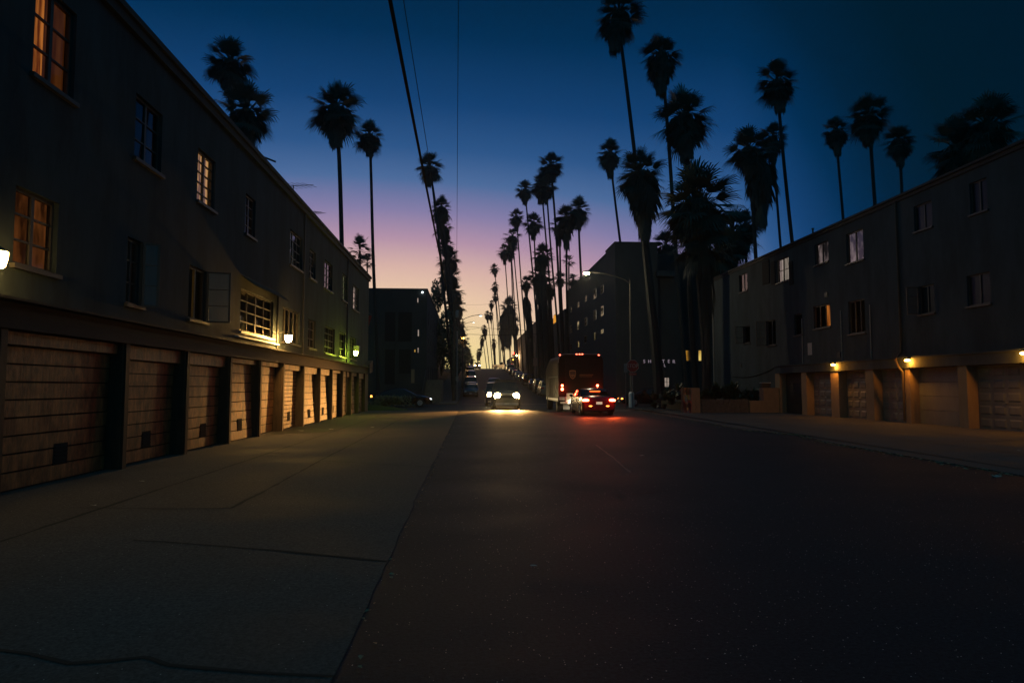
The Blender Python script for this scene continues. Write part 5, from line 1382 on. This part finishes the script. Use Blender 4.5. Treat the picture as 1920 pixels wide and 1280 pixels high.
for ch in col.objects:
    if ch.parent == rc and ch.type == 'LIGHT': pass
# oncoming SUV
sv = make_car('suv', PT['beige'], 'oncoming off-roader with both headlights glaring at the junction', head=M['head_on'], name='oncoming_car')
SY = 45.5
SXc = (onY(933, 746, SY).x+onY(968, 746, SY).x)/2
b = MB(); b.box(-.75, .75, 1.0-2.4, 2.9-2.4, 1.90, 1.94)
for k in range(4): b.box(-.8, .8, 1.05-2.4+k*.55, 1.10-2.4+k*.55, 1.945, 1.97)
b.build('roof_rack', M['dark'], sv)
put(sv, SXc, SY+2.4, math.pi)
for sg in (-1, 1):
    plamp('headlight_beam', (sg*.61, 2.4+.14, .88), (1, .50, .15), 4600, .10, spot=R(52), rot=(R(64.5), 0, 0), blend=1, parent=sv, local=True)
    plamp('headlight_beam', (sg*.61, 2.4+.16, .90), (1, .66, .28), 600, .05, spot=R(14), rot=(R(91.5), 0, 0), blend=1, parent=sv, local=True)
    q_ = aim((math.sin(R(29 if sg > 0 else 43)), math.cos(R(29 if sg > 0 else 43)), -math.tan(R(6))))
    plamp('headlight_beam', (sg*.61, 2.4+.16, .90), (1, .42, .09), 4600 if sg > 0 else 1900, .05, spot=R(30), rot=q_, blend=.7, parent=sv, local=True)
# vehicle tucked behind the off-roader
c3 = make_car('suv', PT['grey'], 'oncoming car tucked close behind the off-roader, one headlight showing on its left', head=M['head_far'], name='oncoming_car')
put(c3, onY(934, 740, 53).x, 53+2.4, math.pi)
# second oncoming car
c2 = make_car('sedan', PT['silver'], 'second oncoming car higher on the hill behind the off-roader', head=M['head_far'], name='oncoming_car')
put(c2, onY(927, 715, 100).x, 102, math.pi)
for sg in (-1, 1): plamp('headlight_beam', (sg*.58, 2.5, .66), (1, .62, .26), 260, .1, spot=R(60), rot=(R(74), 0, 0), blend=1, parent=c2, local=True)
# black car leaving the left side street
bc = make_car('coupe', PT['black'], 'black low car at the left side street, nose pointing to the junction', head=M['head_dim'], tail=M['amber_on'], name='black_car')
BY = 52.0; put(bc, (onY(698, 745, BY).x+onY(806, 745, BY).x)/2, BY, -math.pi/2+R(8))
# dark car on the right side street
dc = make_car('sedan', PT['black'], 'dark car in the right side street behind the stop sign, amber lamp on', head=M['amber_on'], name='dark_car')
DY = 52.5; put(dc, onY(1218, 742, DY).x, DY, math.pi/2)
# parked cars up the left kerb, nose towards the camera
specs = [('sedan', 'grey', 82, 'nearest parked car on the left of the hill, dark grey with a pale plate'), ('sedan', 'silver', 89, 'second parked car up the left kerb'),
         ('suv', 'navy', 96.5, 'third parked car up the left kerb, a tall dark one'), ('sedan', 'maroon', 104, 'fourth parked car up the left kerb'), ('coupe', 'grey', 112, 'fifth parked car up the left kerb'),
         ('van', 'grey', 121, 'sixth parked car up the left kerb, a van'), ('sedan', 'navy', 130, 'seventh parked car up the left kerb'), ('suv', 'silver', 140, 'eighth parked car up the left kerb'),
         ('sedan', 'black', 151, 'ninth parked car up the left kerb'), ('sedan', 'grey', 163, 'tenth and farthest parked car up the left kerb')]
for k, p_, y_, lab in specs:
    put(make_car(k, PT[p_], lab, group='cars parked up the left kerb', detail=False), .15, y_, math.pi)
specs = [('van', 'beige', 82.5, 'pale boxy van parked just beyond the truck'), ('suv', 'grey', 90, 'car with a roof rim parked behind the pale van'), ('sedan', 'grey', 98, 'third parked car up the right kerb'),
         ('suv', 'black', 109, 'big dark off-roader parked on the right slope'), ('sedan', 'maroon', 118, 'car with a red tail reflection on the right slope'), ('sedan', 'silver', 127, 'sixth parked car up the right kerb'),
         ('coupe', 'black', 136, 'seventh parked car up the right kerb'), ('sedan', 'grey', 146, 'eighth parked car up the right kerb'), ('suv', 'silver', 157, 'ninth parked car up the right kerb'), ('sedan', 'white', 169, 'last parked car up the right kerb below the pickup')]
for k, p_, y_, lab in specs:
    put(make_car(k, PT[p_], lab, group='cars parked up the right kerb', detail=False), 9.35, y_, 0)
# white pickup crossing at the crest
pu = make_car('pickup', PT['cream'], 'white pickup truck side-on at the crest of the hill', 'pickup truck', name='pickup_truck')
PY = 186; put(pu, (onY(922, 680, PY).x+onY(960, 680, PY).x)/2, PY, -math.pi/2)
# cars coming over the crest
cc = make_car('suv', PT['black'], 'tiny dark car with bright headlights on the crest', head=M['head_far'], group='traffic on the crest', name='distant_car')
put(cc, onY(895, 684, 192).x, 194, math.pi)
plamp('headlight_beam', (0, 2.6, .8), (1, .60, .26), 900, .2, spot=R(80), rot=(R(84), 0, 0), blend=1, parent=cc, local=True)

# brown delivery truck
tk = thing('delivery_truck', (0, 0, 0), 'tall dark brown delivery truck with a shield emblem on its rear, waiting at the junction', 'truck')
TY = 41.0; TXl, TXr = onY(1047, 700, TY).x, onY(1131, 700, TY).x; TW = TXr-TXl; TX = (TXl+TXr)/2
TZ = onY(1090, 664.5, TY).z
TLn = 6.8; h2 = TW/2
body = MB()
prof = [(-h2, .62), (-h2, TZ-.45), (-h2+.03, TZ-.25), (-h2+.14, TZ-.08), (-h2+.35, TZ)]
prof = prof+[(-x, z) for x, z in prof[::-1]]
ys_ = [0, .04, TLn-1.6, TLn-.9, TLn]
for i in range(len(ys_)-1):
    for k in range(len(prof)-1):
        f0 = 1; za = lambda z, y: z if y < TLn-1.5 else z-max(0, (y-(TLn-1.6)))*.28*(z > 1.4)
        (x0, z0), (x1, z1) = prof[k], prof[k+1]
        body.quad((x0, ys_[i], za(z0, ys_[i])), (x1, ys_[i], za(z1, ys_[i])), (x1, ys_[i+1], za(z1, ys_[i+1])), (x0, ys_[i+1], za(z0, ys_[i+1])))
body.quad(*[(x, 0, z) for x, z in prof]); body.quad(*[(x, TLn, z-(1.6*.28 if z > 1.4 else 0)) for x, z in prof][::-1])
body.quad((-h2, 0, .62), (h2, 0, .62), (h2, TLn, .62), (-h2, TLn, .62))
body.build('body', PT['brown'], tk, True)
b = MB(); b.tube([(-h2-.005, -.02, TZ-.5), (-h2+.02, -.02, TZ-.27), (-h2+.13, -.02, TZ-.06), (-h2+.36, -.02, TZ+.02), (h2-.36, -.02, TZ+.02), (h2-.13, -.02, TZ-.06)], .022, 6)
b.tube([(-h2+.36, .0, TZ+.02), (-h2+.36, .5, TZ+.02)], .02, 5); b.build('roof_rim', M['galv'], tk)
b = MB(); b.box(-h2+.42, h2-.12, -.03, -.002, .95, TZ-.22)
for k in range(11): b.box(-h2+.44, h2-.14, -.036, -.0301, 1.0+k*.2, 1.012+k*.2)
b.build('roller_door', mat('brown_door', (.012, .006, .004), .6, spec=.2), tk)
# side window band and panel lines
b = MB(); b.box(-h2-.012, -h2-.002, .35, 2.7, TZ-1.25, TZ-.5); b.build('side_panel', mat('side_panel', (.03, .018, .010), .6, spec=.2), tk)
b = MB(); b.box(-h2-.02, -h2-.002, .1, TLn-1.7, TZ-1.36, TZ-1.30)
for k in range(5): b.box(-h2-.015, -h2-.002, .9+k*1.0, .93+k*1.0, .7, TZ-1.4)
b.build('side_trim', M['dark'], tk)
b = MB(); b.box(-h2-.03, -h2-.003, .15, TLn-.5, .64, .80); b.build('side_skirt', M['rim'], tk)
b = MB(); b.box(-h2+.10, h2-.10, -.34, -.04, .50, .60); b.box(-h2+.42, h2-.12, -.20, -.035, .61, .92); b.build('rear_bumper', M['white'], tk)
b = MB(); b.box(-h2+.46, -h2+.86, -.215, -.203, .93, 1.12); b.build('number_plate', M['white'], tk)
b = MB(); b.box(-h2+.05, -h2+.4, -.02, -.003, .7, .9); b.build('step_plate', M['rim'], tk)
xl = onY(1054, 729, TY).x-TX; xr = onY(1120, 724, TY).x-TX
for x in (xl, xr):
    for dz, rr_, mm in ((0, .085, M['tail_on']), (.22, .07, M['tail_on'])):
        z = onY(1054, 729.5, TY).z+dz
        b = MB(); b.lathe((x, -.05, z), [(rr_, 0), (rr_, .04)], 'y', 14); b.build('tail_light', mm, tk, True)
        b = MB(); b.lathe((x, -.045, z), [(rr_+.02, 0), (rr_+.02, .04)], 'y', 14); b.build('light_bezel', M['dark'], tk)
for px_ in (1049.5, 1081, 1086.5, 1091.5, 1122.5):
    x = onY(px_, 665, TY).x-TX; b = MB(); b.ell((x, -.05, TZ+(.02 if px_ in (1081, 1086.5, 1091.5) else -.03)), (.055, .04, .035), 10, 5); b.build('marker_light', emis('marker', (1, .12, .06), 9) if px_ < 1050 else bpy.data.materials['marker'], tk)
# shield emblem
q = onY(1073.5, 702, TY); ex, ez = q.x-TX, q.z
sh = [(-.19, .24), (-.10, .26), (0, .265), (.10, .26), (.19, .24), (.19, -.02), (.15, -.15), (.07, -.23), (0, -.27), (-.07, -.23), (-.15, -.15), (-.19, -.02)]
b = MB(); prism(b, [(ex+x, ez+z) for x, z in sh], -.045, -.037); em = b.build('shield_emblem', mat('gold', (.40, .22, .07), .4), tk)
b = MB(); prism(b, [(ex+x*.88, ez+(z-.02 if z > 0 else z)*.88) for x, z in sh if z < .25 or True][:], -.049, -.0455); b.build('shield_field', mat('shield_brown', (.09, .045, .02), .5), em)
text_obj('shield_letters', 'ups', .20, (ex, -.052, ez-.03), (R(90), 0, 0), bpy.data.materials['gold'], em, .002)
text_obj('rear_lettering', 'WORLDWIDE SERVICES', .085, (ex+.85, -.04, ez+.03), (R(90), 0, 0), bpy.data.materials['gold'], tk, .001) if False else None
b = MB(); b.box(ex+.42, ex+1.25, -.041, -.037, ez-.02, ez+.0); b.box(ex+.42, ex+1.2, -.041, -.037, ez-.12, ez-.105); b.build('rear_stripe', bpy.data.materials['gold'], tk)
for y_ in (1.1, TLn-1.2):
    for sg in (-1, 1):
        cx_ = sg*(h2-.2 if y_ < 2 else h2-.13)
        b = MB(); b.lathe((cx_, y_, .42), [(.24, -.16), (.40, -.17), (.42, -.12), (.42, .12), (.40, .17), (.24, .16)], 'x', 22); w = b.build('wheel', M['rubber'], tk, True)
        b = MB(); b.lathe((cx_+sg*.10, y_, .42), [(.25, 0), (.22, sg*.03), (.08, sg*.04)], 'x', 16); b.build('rim', M['rim'], w)
for xa_ in (-h2+.35, h2-.75):
    b = MB(); b.box(xa_, xa_+.4, .55, .57, .12, .6); b.build('mud_flap', M['frame_w'], tk)
b = MB()
for sg in (-1, 1): b.tube([(sg*(h2), TLn-.9, 2.2), (sg*(h2+.22), TLn-.9, 2.25)], .02, 5); b.box(sg*(h2+.16)-.06, sg*(h2+.16)+.10*sg+.06 if sg > 0 else sg*(h2+.16)+.06, TLn-.92, TLn-.86, 1.75, 2.3)
b.build('mirror', M['dark'], tk)
tk.location = (TX, TY, 0)
for x in (xl, xr): plamp('brake_glow', (x, -.20, onY(1054, 729.5, TY).z), (1, .03, .01), 26, .09, parent=tk, local=True)
# light objects parented to moved things were given positions in the thing's own frame
bpy.context.view_layer.update()


# ================================================================== dusk haze
hm = bpy.data.materials.new('haze'); hm.use_nodes = True; t = hm.node_tree; t.nodes.clear()
pv = N(t, 'ShaderNodeVolumePrincipled'); oo = N(t, 'ShaderNodeOutputMaterial'); t.links.new(pv.outputs[0], oo.inputs[1])
pv.inputs['Color'].default_value = (.8, .8, .8, 1); pv.inputs['Density'].default_value = .00026; pv.inputs['Anisotropy'].default_value = .85
b = MB(); b.box(-90, 110, -30, 420, -12, 42)
tag(b.build('haze', hm), kind='stuff')
